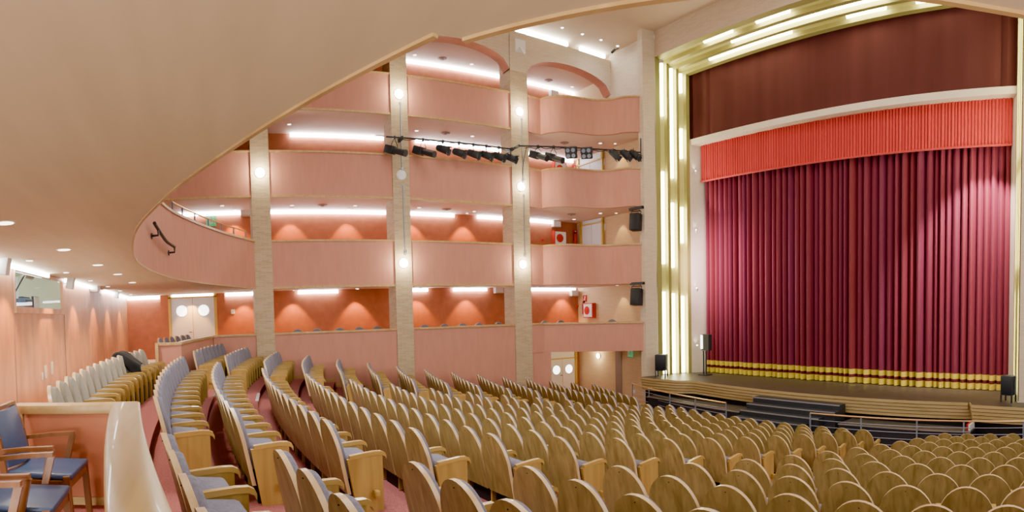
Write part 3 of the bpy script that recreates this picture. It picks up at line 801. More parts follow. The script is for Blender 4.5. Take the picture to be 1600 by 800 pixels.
# ================================================================== BOX CHAIRS
def bar(mb, pts, w, t):
    """rectangular bar along pts in the seat's side plane (x fixed width w, thickness t)"""
    for i in range(len(pts)-1):
        a, b_ = Vector(pts[i]), Vector(pts[i+1]); d_ = (b_-a).normalized(); n_ = Vector((1,0,0)).cross(d_).normalized()*t/2
        x = Vector((w/2,0,0))
        mb.add([a-x-n_, a+x-n_, a+x+n_, a-x+n_, b_-x-n_, b_+x-n_, b_+x+n_, b_-x+n_], [(0,3,2,1),(4,5,6,7),(0,1,5,4),(1,2,6,5),(2,3,7,6),(3,0,4,7)])
    return mb
def armchair(loc, rz, label):
    t = thing('armchair', label, 'armchair', loc, rz, 'armchairs in the box')
    for s in (-1, 1):
        x = s*.27
        part('leg', bar(MB(), [(x,.26,.46),(x,.29,0)], .04, .05), ['chair_wood'], t, False)
        part('back_post', bar(MB(), [(x,-.30,0),(x,-.25,.24),(x,-.245,.46),(x,-.29,.72),(x,-.375,.95)], .034, .05), ['chair_wood'], t, False)
        part('armrest', bar(bar(MB(), [(x*1.12,-.28,.635),(x*1.12,-.05,.665),(x*1.12,.175,.68)], .045, .032), [(x*1.12,.16,.67),(x*1.08,.10,.44)], .035, .05), ['chair_wood'], t, False)
    part('seat_frame', MB().box((-.285,-.26,.365),(.285,.285,.425)), ['chair_wood'], t, False)
    part('seat', MB().rbox((-.265,-.25,.425),(.265,.30,.475), .018, seg=3), ['blue_leather'], t, False)
    mb = MB()
    P = [(-.215,.50),(-.24,.62),(-.275,.76),(-.335,.93)]
    f = [[Vector((x, y+.02+.05*(x/.25)**2*-1+.03, z)) for x in (-.25,-.12,0,.12,.25)] for y,z in P]
    g = [[v+Vector((0,-.045,-.008)) for v in r_] for r_ in f]
    mb.grid(f); mb.grid(g); 
    n=len(f)
    mb.grid([f[0], g[0]]); mb.grid([f[-1], g[-1]]); mb.grid([[r_[0] for r_ in f],[r_[0] for r_ in g]]); mb.grid([[r_[-1] for r_ in f],[r_[-1] for r_ in g]])
    part('backrest', mb, ['blue_leather'], t, False)
    part('top_rail', MB().rbox((-.26,-.385,.925),(.26,-.335,.965), .008), ['chair_wood'], t, False)
zbx = floorZ(1)
armchair((-4.50,-1.33,zbx), -.04, 'blue leather armchair with wooden arms against the end wall of the box')
armchair((-3.68,-1.28,zbx), .02, 'blue leather armchair in the middle of the row in the box')
armchair((-2.90,-1.26,zbx), .05, 'blue leather armchair nearest the lens in the box, cut by the frame')

# ================================================================== LIGHT FITTINGS
def strip_between(px0, px1, lv, where, wall='X', z=None, dz=-.05, glow=1.0):
    zc = (GC[lv] if z is None else z)
    if wall == 'X':
        ya, yb = atX(px0, 480, XB).y, atX(px1, 480, XB).y
        a, b_ = Vector((XB+.05, ya, zc-.125)), Vector((XB+.09, yb, zc-.012))
    else:
        xa, xb = atY(px0, 480, YR).x, atY(px1, 480, YR).x
        a, b_ = Vector((min(xa,xb), YR+.05, zc-.075)), Vector((max(xa,xb), YR+.09, zc-.012))
    single('ceiling_strip_light', MB().box(a, b_), ['strip'], 'white strip light %s' % where, 'strip light', 'strip lights at the tops of the walls')
GN = ['stalls gallery', 'first gallery', 'second gallery', 'top gallery']
for lv, x0, x1, w in [
  (0,200,250,'left of the rear double door'), (0,270,333,'above the rear double door'), (0,353,396,'right of the rear double door, before the first pillar'),
  (0,466,528,'in the stalls gallery past the first pillar'), (0,628,668,'in the stalls gallery behind the second pillar'), (0,708,760,'in the stalls gallery between second and third pillars'), (0,818,898,'in the stalls gallery past the third pillar'),
  (1,285,396,'in the first gallery before the first pillar'), (1,424,606,'in the first gallery past the first pillar'), (1,642,712,'in the first gallery just past the second pillar'), (1,748,792,'in the first gallery before the third pillar'), (1,824,868,'in the first gallery past the third pillar'),
  (2,462,606,'in the second gallery past the first pillar'), (2,655,792,'in the second gallery between second and third pillars'), (2,822,898,'in the second gallery past the third pillar'),
  (3,630,790,'in the top gallery seen through the larger arch'), (3,822,902,'in the top gallery seen through the arch beside the portal')]:
    strip_between(x0, x1, lv, w)
for x0, x1, w in [(-60,72,'on the rear wall above the control window'), (99,141,'on the rear wall past the control window'), (160,196,'on the rear wall at the far corner')]:
    strip_between(x0, x1, 0, w, 'Y')
# cove lights over the brick arcade
for (x0, x1, w) in ((806, 886, 'above the brick arcade, longer piece'), (905, 957, 'above the brick arcade, piece beside the portal')):
    ya, yb = atX(x0, 70, -19).y, min(atX(x1, 90, -19).y, 15.9)
    single('ceiling_cove_light', MB().box((-19.02, ya, 10.52), (-18.90, yb, 10.66)), ['cove'], 'cool white cove light %s' % w, 'cove light', 'cove lights above the arcade')
# warm downlights washing the walls
def wash(x, y, z, e, where=None, col=(1,.45,.08), cone=1.25, tgt=None):
    light('SPOT', 'wash', (x, y, z), e, col, .03, target=tgt or (x, y, z-2), cone=cone, blend=.45)
def downlight(p, label, group, r=.075, mat='downlight'):
    t = thing('downlight', label, 'downlight', p, 0, group)
    part('rim', MB().tube([p, p+Vector((0,0,-.012))], r, 16), ['white'], t)
    part('lens', MB().tube([p+Vector((0,0,-.012)), p+Vector((0,0,-.016))], r*.8, 16), [mat], t)
WG = 'recessed downlights along the gallery walls'
for lv, pxs in ((0,(300,382,458,556,652,728,878)), (1,(372,458,546,645,727))):
    for i, px in enumerate(pxs):
        Y = atX(px, 500, XB).y; p = Vector((XB+.42, Y, GC[lv]-.0))
        wash(p.x, Y, p.z-.05, 400, cone=1.35, tgt=(p.x-.22, Y, p.z-2))
        downlight(p, 'recessed wall-washing downlight in the %s, %s from the rear' % (GN[lv], ORD[i+1]), WG, .06)
for i, px in enumerate((8, 72, 115, 146, 168, 187)):
    X = atY(px, 500, YR).x; p = Vector((X, YR+.42, GC[0]))
    wash(X, p.y, p.z-.04, 260, cone=1.25, tgt=(X, p.y-.22, p.z-2)); downlight(p, 'recessed wall-washing downlight at the rear wall, %s from the lens' % ORD[i+1], 'recessed downlights along the rear wall', .06)
# warm pools on the brick end wall
for lv, px in ((0,965),(1,965),(2,965)):
    p = atY(px, 480, YE-.35); p.z = GC[lv]; wash(p.x, p.y, p.z-.05, 80, col=(1,.72,.30), cone=1.2, tgt=(p.x, p.y+.2, p.z-2))
    downlight(Vector((p.x,p.y,p.z)), 'recessed downlight beside the brick end wall of the %s' % GN[lv], 'recessed downlights by the end wall', .06)
# visible downlights in the big soffit
for i, (px, py) in enumerate(((8,347.5),(100,389.5),(153,413.5),(184,428),(207,441))):
    p = atZ(px, py, ZS); downlight(Vector((p.x,p.y,ZS+.004)), 'round downlight in the balcony soffit, %s from the lens' % ORD[i+1], 'round downlights in the balcony soffit', .10)
    light('SPOT', 'soffit_down', (p.x,p.y,ZS-.03), 280, (1,.85,.66), .06, target=(p.x,p.y,-3), cone=1.9, blend=.8)
# visible downlights and vents in the gallery soffits
for (px, py, lv, w) in ((456,320.5,1,'first gallery, past the first pillar'),(555,321,1,'first gallery, before the second pillar'),(655,324,1,'first gallery, past the second pillar'),(741,330,1,'first gallery, before the third pillar'),
    (651,204,2,'second gallery, past the second pillar'),(738,212.5,2,'second gallery, before the third pillar'),(938,223.5,2,'second gallery, near the portal'),(938,333,1,'first gallery, near the portal'),(897,342.5,1,'first gallery, near its white door'),
    (648,85.5,3,'top gallery, past the second pillar'),(737,100,3,'top gallery, before the third pillar'),(894,135.5,3,'top gallery, near the portal'),(558,450.5,0,'stalls gallery, before the second pillar'),(347,321,1,'first gallery, before the first pillar'),(452,194,2,'second gallery, past the first pillar')):
    p = atZ(px, py, GC[lv]); downlight(Vector((p.x,p.y,GC[lv])), 'round downlight in the ceiling of the %s' % w, 'round downlights in the gallery ceilings', .08)
for (px, py, lv, w) in ((504,320,1,'first gallery past the first pillar'),(698,326.5,1,'first gallery past the second pillar'),(696,208,2,'second gallery past the second pillar'),(882,223,2,'second gallery past the third pillar'),(893,334.5,1,'first gallery past the third pillar'),(691,91.5,3,'top gallery past the second pillar'),(857,125.5,3,'top gallery past the third pillar')):
    p = atZ(px, py, GC[lv]); t = thing('ceiling_vent', 'round air vent in the ceiling of the %s' % w, 'vent', p, 0, 'round air vents in the gallery ceilings')
    part('outer_ring', MB().tube([p, p+Vector((0,0,-.025))], .17, 18, rr=[.19,.15]), ['vent_grey'], t); part('core', MB().tube([p+Vector((0,0,-.025)), p+Vector((0,0,-.05))], .07, 12), ['vent_grey'], t)
# ceiling spots before the portal
for i, (px, py) in enumerate(((878.5,43),(910,53),(939,62),(965,71.5))):
    p = atZ(px, py, 10.7); downlight(Vector((p.x,p.y,10.7)), 'small bright spot in the hall ceiling, %s from the balcony edge' % ORD[i+1], 'spots in the hall ceiling', .07, 'spot_white')
# pillar lamps
SC = [(406,270,0,1),(622,147,1,1),(627,273.5,1,0),(630.5,411,1,1),(813,175,2,1),(816,292,2,1),(818,413,2,1)]
SL_ = ['lit wall lamp on the first brick pillar','lit wall lamp high on the second brick pillar','unlit round white lamp on the second brick pillar','lit wall lamp low on the second brick pillar','lit wall lamp high on the third brick pillar','lit wall lamp halfway up the third brick pillar','lit wall lamp low on the third brick pillar']
for (px, py, pi_, on), lb in zip(SC, SL_):
    p = atX(px, py, -D+.05); Yc_ = sum(PIL[pi_])/2; p.y = Yc_ if on else p.y
    t = thing('wall_lamp', lb, 'wall lamp', p, 0, 'wall lamps on the brick pillars')
    part('back_plate', MB().disc(p, (1,0,0), .175, .02, 20), ['white'], t)
    part('diffuser', MB().tube([p+Vector((.02,0,0)), p+Vector((.05,0,0)), p+Vector((.075,0,0))], .16, 20, rr=[.165,.15,.08]), ['lamp' if on else 'white'], t)
    if on: light('POINT', 'lamp_glow', p+Vector((.24,0,0)), 100, (1,.86,.58), .06)
# wall lamp in the lower vestibule
p = atY(935, 556, YE-.03); t = thing('wall_lamp', 'bright wall lamp on the brick wall beside the lower exit door', 'wall lamp', p)
part('back_plate', MB().disc(p, (0,-1,0), .13, .02, 18), ['white'], t); part('diffuser', MB().disc(p+Vector((0,-.02,0)), (0,-1,0), .12, .05, 18, r2=.06), ['lamp'], t)
light('POINT', 'lamp_glow', p+Vector((0,-.25,0)), 30, (1,.84,.50), .06)
light('POINT', 'vestibule_glow', (-20.2, 13.6, -1.95), 30, (1,.86,.62), .1)
# conduits on the pillars
for i, (pl, y0, y1, w) in enumerate(((625.5,160,262,'upper on the second pillar'),(630,290,395,'lower on the second pillar'),(815.5,186,281,'upper on the third pillar'),(818.5,305,398,'lower on the third pillar'))):
    a = atX(pl, y0, -D+.08); b_ = atX(pl, y1, -D+.08); b_.y = a.y
    single('conduit', MB().tube([a, b_], .022, 6).disc(b_+Vector((-.02,0,-.03)), (1,0,0), .05, .04, 8).disc(a+Vector((-.02,0,.02)), (1,0,0), .04, .03, 8), ['grey_metal'], 'thin grey cable conduit, %s' % w, 'conduit', 'conduits on the pillars')

# ---------------- lighting bars and stage lanterns
XL = -D+.42
def barpt(px, py): return atX(px, py, XL)
A = barpt(603, 213.5); B = barpt(803, 233.5)
bA = thing('lighting_bar', 'black lighting bar fixed between the second and third pillars', 'lighting bar', (A+B)/2, 0, 'lighting bars on the side gallery')
part('pipe', MB().tube([A, B], .028), ['black_metal'], bA)
for px in (626.5, 800): 
    q = A.lerp(B, (px-603)/200); part('bracket', MB().box((-D+.05, q.y-.03, q.z-.06), (XL+.03, q.y+.03, q.z+.06)), ['black_metal'], bA)
mb = MB()
pts = [A.lerp(B, i/40)+Vector((.03, 0, -.03-.05*abs(sin(i*.8)))) for i in range(3, 40)]; mb.tube(pts, .014, 5); part('cable', mb, ['black_metal'], bA)
E0 = Vector((XL, PIL[2][0]+.1, atX(812,228,XL).z)); E1 = atY(1007, 236.5, 15.55); E1.x = -16.45
bB = thing('lighting_bar', 'black lighting bar fixed between the third pillar and the portal pier', 'lighting bar', (E0+E1)/2, 0, 'lighting bars on the side gallery')
part('pipe', MB().tube([E0, E1], .028), ['black_metal'], bB)
part('bracket', MB().box((-D+.055, E0.y-.02, E0.z-.04), (XL+.03, E0.y+.02, E0.z+.04)), ['black_metal'], bB)
part('bracket', MB().tube([E1, E1+Vector((-.02,.02,.55))], .02).tube([E1, E1+Vector((-.02,.02,-.35))], .02), ['black_metal'], bB)
pts = [E0.lerp(E1, i/40)+Vector((.02, -.02, -.03-.06*abs(sin(i*.9)))) for i in range(2, 40)]
part('cable', MB().tube(pts, .015, 5), ['black_metal'], bB)
part('cable', MB().tube(spline([E0+Vector((.05,.3,-.02)), E0+Vector((.02,.15,-.7)), E0+Vector((-.25,.25,-1.6))], 6), .012, 5), ['black_metal'], bB)
def lantern(px, py, kind, label, on, fwd=(.25,.90,-.36)):
    """px, py: centre of the body in the photo; the bar above carries it"""
    if on == 'A': t_ = (px-603)/200; top = A.lerp(B, t_)
    else:
        lo_, hi_ = 0.0, 1.0
        for _ in range(30):
            mid = (lo_+hi_)/2; q = E0.lerp(E1, mid); x_ = CXA+CF*atan2(q.x, q.y)
            if x_ < px: lo_ = mid
            else: hi_ = mid
        top = E0.lerp(E1, lo_)
    r = top.length; dz = (py - (480+ (8 if px < 700 else 4) - top.z*903/hypot(top.x,top.y)))/903*hypot(top.x,top.y)
    c = top + Vector((0,0,-abs(dz)))
    t = thing('stage_lantern', label, 'stage lantern', c, 0, 'stage lanterns on the lighting bars')
    f = Vector(fwd).normalized(); side = f.cross(Vector((0,0,1))).normalized(); up = side.cross(f).normalized()
    if kind == 'profile':
        part('body', MB().rbox((-.12,-.40,-.135),(.12,-.02,.135), .03, T=Matrix.Translation(c) @ Matrix((side, f, up)).transposed().to_4x4()), ['black_paint'], t)
        part('lens_tube', MB().tube([c-f*.02, c+f*.48, c+f*.50], .105, 14, rr=[.10,.115,.12]), ['black_paint'], t)
        L_ = .2
    elif kind == 'par':
        part('body', MB().tube([c-f*.25, c-f*.20, c+f*.10, c+f*.16], .12, 14, rr=[.06,.11,.135,.135]), ['black_paint'], t)
        mb = MB(); T = Matrix.Translation(c+f*.16) @ Matrix((side, f, up)).transposed().to_4x4()
        for a_ in range(4):
            Rz = Matrix.Rotation(a_*pi/2, 4, 'Y'); mb.add([T @ (Rz @ Vector(v)) for v in ((-.10,0,.125),(.10,0,.125),(.11,.10,.15),(-.11,.10,.15),(-.10,.006,.131),(.10,.006,.131),(.11,.106,.156),(-.11,.106,.156))], [(0,1,2,3),(4,5,6,7),(0,1,5,4),(1,2,6,5),(2,3,7,6),(3,0,4,7)])
        part('barn_door', mb, ['black_metal'], t)
        part('lens', MB().disc(c+f*.161, f, .11, .01, 14), ['grey_metal'], t)
    else:
        T = Matrix.Translation(c) @ Matrix((side, f, up)).transposed().to_4x4()
        part('body', MB().rbox((-.21,-.09,-.21),(.21,.09,.21), .015, T=T), ['black_paint'], t)
        for sx in (-.1,.1):
            for sz in (-.1,.1): part('lens', MB().disc(T @ Vector((sx,.09,sz)), f, .075, .015, 12), ['grey_metal'], t)
    w = .15 if kind != 'blinder' else .23
    yk = MB().tube([c+side*w, c+side*w+Vector((0,0,.20)), top+side*.05+Vector((0,0,-.10)), top+Vector((0,0,-.02))], .013, 6).tube([c-side*w, c-side*w+Vector((0,0,.20)), top-side*.05+Vector((0,0,-.10)), top+Vector((0,0,-.02))], .013, 6)
    part('yoke', yk, ['black_metal'], t); part('clamp', MB().box(top-Vector((.035,.035,.06)), top+Vector((.035,.035,.04))), ['black_metal'], t)
LAN = [(615,236,'profile','A','long profile lantern at the rear end of the bar, before the second pillar'),(657,239,'profile','A','long profile lantern just past the second pillar'),
 (687,236,'par','A','short lantern next after the two long ones'),(712,238,'par','A','second short lantern after the two long ones'),(735,240.5,'par','A','third short lantern after the two long ones'),
 (756,243,'par','A','fourth short lantern after the two long ones'),(777,245.5,'par','A','fifth short lantern after the two long ones'),(797.5,248,'par','A','short lantern in front of the third pillar'),
 (846,246,'profile','B','long profile lantern first past the third pillar'),(870,249.5,'profile','B','long profile lantern second past the third pillar'),
 (897,242,'blinder','B','square four-lamp lantern next to the long profile lanterns'),(921,243,'blinder','B','square four-lamp lantern nearer the portal'),
 (964,246,'par','B','first of three short lanterns beside the portal'),(981,247,'par','B','middle of three short lanterns beside the portal'),(995,247,'par','B','last of three short lanterns, touching the portal pier')]
for px, py, kd, on, lb in LAN:
    lantern(px, py, kd, 'black ' + lb, on, (.30,-.35,-.2) if kd == 'blinder' else (((.80,.50,-.36) if px < 830 else (.92,.20,-.38)) if kd == 'profile' else ((.52,.78,-.36) if px < 900 else (.75,.45,-.75))))

# ---------------- loudspeakers
def hung_speaker(px, py, z_top, label):
    c = atY(px, py, 15.3); t = thing('hanging_loudspeaker', label, 'loudspeaker', c, 0, 'loudspeakers hung below the gallery fronts')
    T = Matrix.Translation(c) @ Matrix.Rotation(.35, 4, 'Z') @ Matrix.Rotation(-.12, 4, 'X')
    part('cabinet', MB().rbox((-.20,-.16,-.33),(.20,.18,.33), .025, T=T), ['black_paint'], t)
    part('grille', MB().rbox((-.18,-.175,-.31),(.18,-.155,.31), .008, T=T), ['black_metal'], t)
    mb = MB()
    for s in (-1,1): mb.tube([T @ Vector((s*.21,0,0)), T @ Vector((s*.21,0,.40)), T @ Vector((s*.10,0,.50))], .014, 6)
    mb.tube([T @ Vector((-.22,0,.42)), T @ Vector((.22,0,.42))], .016, 6)
    part('bracket', mb, ['black_metal'], t)
    part('arm', MB().box(c+Vector((-.32,-.06,.47)), c+Vector((.42,.06,.57))), ['black_metal'], t)
hung_speaker(993, 347, SOF[2], 'black loudspeaker hung under the second gallery beside the portal')
hung_speaker(994.5, 464, SOF[1], 'black loudspeaker hung under the first gallery beside the portal')
def stage_speaker(x, y, rz, w, d_, h, leg, label):
    t = thing('stage_loudspeaker', label, 'loudspeaker', (x,y,ZST), rz, 'loudspeakers standing on the stage')
    part('cabinet', MB().rbox((-w/2,-d_/2,leg),(w/2,d_/2,leg+h), .02), ['black_paint'], t, False); part('grille', MB().rbox((-w/2+.02,-d_/2-.012,leg+.02),(w/2-.02,-d_/2+.004,leg+h-.02), .006), ['black_metal'], t, False)
    for sx in (-1,1):
        for sy in (-1,1): part('leg', MB().box((sx*w/2*.9-.02, sy*d_/2*.85-.02, 0), (sx*w/2*.9+.02, sy*d_/2*.85+.02, leg)), ['black_metal'], t, False)
stage_speaker(-15.65, 15.75, .5, .42, .40, .62, .26, 'black loudspeaker on short legs at the far corner of the stage')
stage_speaker(-2.92, 16.15, -.25, .36, .36, .55, .20, 'black loudspeaker on short legs at the near corner of the stage')
p = atY(1100, 540, 17.3)
t = thing('stage_floodlight', 'lit white floodlight on a stand at the far edge of the curtain', 'floodlight', (p.x, 17.3, ZST))
part('head', MB().box((p.x-.05,17.2,-1.68),(p.x+.32,17.4,-1.05)), ['black_paint'], t); part('lens', MB().box((p.x-.09,17.19,-1.62),(p.x+.02,17.40,-1.08)), ['flood'], t)
mb = MB(); mb.tube([(p.x+.1,17.3,-1.7),(p.x+.1,17.3,ZST+.03)], .03).tube([(p.x-.03,17.3,-1.7),(p.x-.03,17.3,ZST+.03)], .03); part('stand', mb, ['black_metal'], t)
part('base', MB().box((p.x-.15,17.1,ZST),(p.x+.25,17.5,ZST+.03)), ['black_metal'], t)
# small loudspeakers on the rear wall
for i, (px, py) in enumerate(((6,414),(110,441),(182,459))):
    c = atY(px, py, YR+.16); t = thing('wall_loudspeaker', 'small off-white loudspeaker on the rear wall, %s from the lens' % ORD[i+1], 'loudspeaker', c, 0, 'small loudspeakers on the rear wall')
    part('cabinet', MB().rbox((-.09,-.07,-.14),(.09,.08,.14), .02, T=Matrix.Translation(c) @ Matrix.Rotation(-.2,4,'X')), ['offwhite'], t); part('bracket', MB().box(c+Vector((-.02,-.17,-.03)), c+Vector((.02,-.05,.03))), ['white'], t)
c = atY(148.5, 450, YR+.14); t = thing('mounted_emergency_lamp', 'round twin emergency lamp on the rear wall', 'emergency lamp', c)
part('head', MB().tube([c+Vector((0,-.12,0)), c, c+Vector((0.02,.10,0))], .1, 14, rr=[.09,.12,.11]), ['offwhite'], t); part('lens', MB().disc(c+Vector((.02,.10,0)), (0.2,1,0), .09, .01, 14), ['white'], t)
for i, (px, py, w) in enumerate(((66,588,.05),(71,581,.09),(81,575,.09))):
    c = atY(px, py, YR+.008); single('wall_switch', MB().rbox(c+Vector((-w/2-.03,-.008,-.12 if i else -.07)), c+Vector((w/2+.03,.012,.12 if i else .07)), .006), ['cream'], 'pale switch plate on the rear wall, %s from the lens' % ORD[i+1], 'switch plate', 'switch plates on the rear wall')
# wall boxes in the galleries
for px, py, X, lb in ((897,458,XB,'white equipment box at the end of the stalls gallery wall'),(869,350,XB,'white equipment box at the end of the first gallery wall'),(384,332,XB,'white equipment box in the first gallery before the first pillar'),(593,208,XB,'pale equipment box in the second gallery before the second pillar'),(779,453,XB,'pale equipment box in the stalls gallery before the third pillar'),(865,147,XB,'dark equipment box in the top gallery near the portal')):
    c = atX(px, py, X+.12); t = thing('mounted_equipment_box', lb, 'equipment box', c); part('case', MB().rbox(c-Vector((.11,.20,.14)), c+Vector((.11,.20,.14)), .02), ['offwhite'], t); part('front_plate', MB().box(c+Vector((.108,-.16,-.10)), c+Vector((.116,.16,.10))), ['white'], t)
c = atX(364, 487, XB+.02); t = thing('mounted_thermostat', 'small white thermostat on the orange wall right of the rear door', 'thermostat', c); part('case', MB().rbox(c-Vector((.02,.07,.08)), c+Vector((.03,.07,.08)), .01), ['white'], t); part('dial', MB().disc(c+Vector((.03,0,.01)), (1,0,0), .035, .01, 12), ['offwhite'], t)

# ---------------- fire equipment, signs
def fire_cabinet(c, n, label):
    t = thing('mounted_hose_cabinet', label, 'fire hose cabinet', c, 0, 'fire hose cabinets in the galleries'); n = Vector(n); s_ = n.cross(Vector((0,0,1)))
    T = Matrix.Translation(c) @ Matrix((s_, n, Vector((0,0,1)))).transposed().to_4x4()
    part('case', MB().box((-.33,.0,-.33),(.33,.20,.33), T=T), ['red_paint'], t)
    part('door', MB().box((-.29,.20,-.29),(.29,.215,.29), T=T), ['white'], t)
    part('hose_reel', MB().disc(T @ Vector((.05,.215,0)), n, .19, .012, 20).disc(T @ Vector((.05,.227,0)), n, .07, .012, 14), ['red_paint'], t)
fire_cabinet(atY(924, 485, YE-.02), (0,-1,0), 'red fire hose cabinet on the brick end wall of the stalls gallery')
fire_cabinet(atX(872, 373, XB+.02), (1,0,0), 'red fire hose cabinet in the first gallery near its white door')
fire_cabinet(atX(872, 266, XB+.02), (1,0,0), 'red fire hose cabinet in the second gallery near its white door')
def extinguisher(c, label):
    t = thing('mounted_fire_extinguisher', label, 'fire extinguisher', c, 0, 'fire extinguishers in the galleries')
    part('cylinder', MB().tube([c+Vector((0,0,z)) for z in (0,.03,.42,.50,.53)], .08, 14, rr=[.06,.085,.085,.045,.03]), ['red_paint'], t)
    part('valve', MB().box(c+Vector((-.03,-.05,.53)), c+Vector((.03,.05,.60))), ['dark'], t); part('hose', MB().tube(spline([c+Vector((0,-.04,.56)), c+Vector((.03,-.12,.45)), c+Vector((.03,-.11,.2))], 5), .012, 6), ['dark'], t)
p = atY(912.5, 491, YE-.12); extinguisher(p, 'red fire extinguisher beside the hose cabinet on the brick end wall')
p = atX(899, 383, XB+.14); extinguisher(p, 'red fire extinguisher in the first gallery beside the white door')
def fsign(c, n, label, h=.14, w=.11, mat='red_paint', green=False):
    t = thing('exit_sign' if green else 'fire_sign', label, 'exit sign' if green else 'fire sign', c, 0, 'green exit signs' if green else 'red fire signs'); n = Vector(n); s_ = n.cross(Vector((0,0,1)))
    T = Matrix.Translation(c) @ Matrix((s_, n, Vector((0,0,1)))).transposed().to_4x4()
    part('plate', MB().box((-w,-.01,-h),(w,.02,h), T=T), [mat], t)
    if green:
        mb = MB(); mb.box((.02,.02,-h*.7),(w*.75,.026,h*.7), T=T)                        # doorway
        mb.box((-w*.55,.02,-.02),(-w*.2,.026,h*.35), T=T); mb.disc(T @ Vector((-w*.34,.02,h*.58)), n, .028, .006, 10)   # running figure
        mb.add([T @ Vector(v) for v in ((-w*.45,.026,0),(-w*.25,.026,0),(-w*.0,.026,-h*.65),(-w*.15,.026,-h*.65))], [(0,1,2,3)])
        mb.add([T @ Vector(v) for v in ((-w*.55,.026,0),(-w*.38,.026,0),(-w*.62,.026,-h*.6),(-w*.78,.026,-h*.6))], [(0,1,2,3)])
        part('pictogram', mb, ['white'], t)
    else:
        mb = MB(); mb.box((-.035,.02,-.08),(.005,.026,.09), T=T); mb.box((-.06,.02,.03),(-.035,.026,.09), T=T); mb.box((.03,.02,-.09),(.06,.026,-.02), T=T); part('pictogram', mb, ['white'], t)
fsign(atY(914, 466, YE-.02), (0,-1,0), 'red fire sign above the extinguisher on the brick end wall', .15, .12)
fsign(atX(898, 364, XB+.03), (1,0,0), 'red fire sign in the first gallery above the extinguisher', .15, .12)
fsign(atX(897, 263, XB+.03), (1,0,0), 'red fire sign in the second gallery beside the white door', .15, .12)
fsign(atX(257, 477, XB+.05), (1,0,0), 'green exit sign beside the rear double door', .17, .14, 'exit_green', True)
fsign(atX(330, 344, XB+.05), (1,0,0), 'green exit sign in the first gallery behind the balcony railing', .22, .18, 'exit_green', True)
fsign(atY(985, 552, YE-.3), (0,-1,0), 'green exit sign at the lower exit beside the portal', .15, .15, 'exit_green', True)
for px, py, Y, lb in ((944,355,YE-.02,'small paper notice on the brick wall of the first gallery'),(943,253,YE-.02,'small paper notice on the brick wall of the second gallery'),(990,612,YE-.02,'small white plate low on the brick wall behind the guard rail')):
    c = atY(px, py, Y); single('notice_sign', MB().box(c-Vector((.10,.006,.14 if py < 500 else .08)), c+Vector((.10,.006,.14 if py < 500 else .08))), ['white'], lb, 'notice')
for px, py, lb in ((848,375,'small red alarm button in the first gallery near the hose cabinet'),(902,478,'small red alarm button in the stalls gallery by the end wall')):
    c = atX(px, py, XB+.02); single('mounted_alarm_button', MB().rbox(c-Vector((.02,.06,.06)), c+Vector((.03,.06,.06)), .01), ['red_paint'], lb, 'alarm button')
# white folded emergency light on the brick arcade
c = atX(811.5, 73, -D+.04); t = thing('mounted_emergency_light', 'white square emergency light with a notched foot on the brick arcade', 'emergency light', c)
part('case', MB().add([c+Vector(v) for v in ((0,-.22,.24),(0,.22,.24),(0,.22,-.24),(0,0,-.02),(0,-.22,-.24),(.08,-.22,.24),(.08,.22,.24),(.08,.22,-.24),(.08,0,-.02),(.08,-.22,-.24))], [(5,6,7,8,9),(0,1,6,5),(1,2,7,6),(2,3,8,7),(3,4,9,8),(4,0,5,9)]), ['white'], t)
part('reflector', MB().add([c+Vector(v) for v in ((.02,-.20,-.24),(.02,.20,-.24),(.02,0,-.04))], [(0,1,2)]), ['offwhite'], t)
# bracket spot at the return wall
c = atX(968, 77, -18.2); t = thing('bracket_spot', 'small dark spotlight on an arm under the hall ceiling by the portal', 'spotlight', c)
part('arm', MB().tube([c+Vector((0,0,.05)), c+Vector((.05,-.35,-.15))], .02, 6), ['black_metal'], t); part('head', MB().tube([c+Vector((.05,-.30,-.12)), c+Vector((.1,-.5,-.3))], .05, 10), ['black_metal'], t)

# ---------------- doors
def double_door(name, c0, c1, n, z0, h, transom, leafmat, framemat, label, port=True, rp=.2):
    """c0, c1: plan ends of the opening on the wall face"""
    c0, c1 = Vector((c0[0],c0[1],0)), Vector((c1[0],c1[1],0)); n = Vector(n); W = (c1-c0).length; u = (c1-c0).normalized()
    T = Matrix.Translation(c0+Vector((0,0,z0))) @ Matrix((u, n, Vector((0,0,1)))).transposed().to_4x4()
    root = struct(name, MB().box((-.10,.0,0),(0,.10,h+transom), T=T).box((W,.0,0),(W+.10,.10,h+transom), T=T).box((-.1,0,h),(W+.1,.10,h+.06), T=T), [framemat], label=label)
    if transom: struct('transom', MB().box((0,.0,h+.06),(W,.03,h+transom), T=T), [leafmat], root)
    for i in (0,1):
        a, b_ = i*W/2+.006, (i+1)*W/2-.006
        lf = struct('leaf', MB().box((a,.01,0.0),(b_,.05,h), T=T), [leafmat], root)
        if port:
            q = T @ Vector(((a+b_)/2,.05,h-.47))
            struct('porthole_ring', MB().disc(q, n, rp+.035, .012, 28), ['steel'], lf); struct('porthole', MB().disc(q, n, rp, .016, 28), ['porthole'], lf)
        if i == 0: struct('handle', MB().tube([T @ Vector((b_-.05,.05,1.02)), T @ Vector((b_-.05,.11,1.02)), T @ Vector((b_-.16,.11,1.02))], .014, 8), ['dark'], lf)
        struct('closing_edge', MB().box((W/2-.012,.05,0),(W/2+.0,.058,h), T=T), ['door_gold'], lf) if i == 0 else None
    return root
dy0, dy1 = atX(268, 500, XB+.06).y, atX(335.5, 500, XB+.06).y
double_door('door_1', (XB+.03, dy0), (XB+.03, dy1), (1,0,0), GFL[0]-.05, .73+1.55, .42, 'door_white', 'door_gold', 'white double door with two round portholes behind the low partition', True, .20)
dy0, dy1 = atX(859, 580, XB+.06).y, min(atX(898, 580, XB+.06).y, YE-.14)
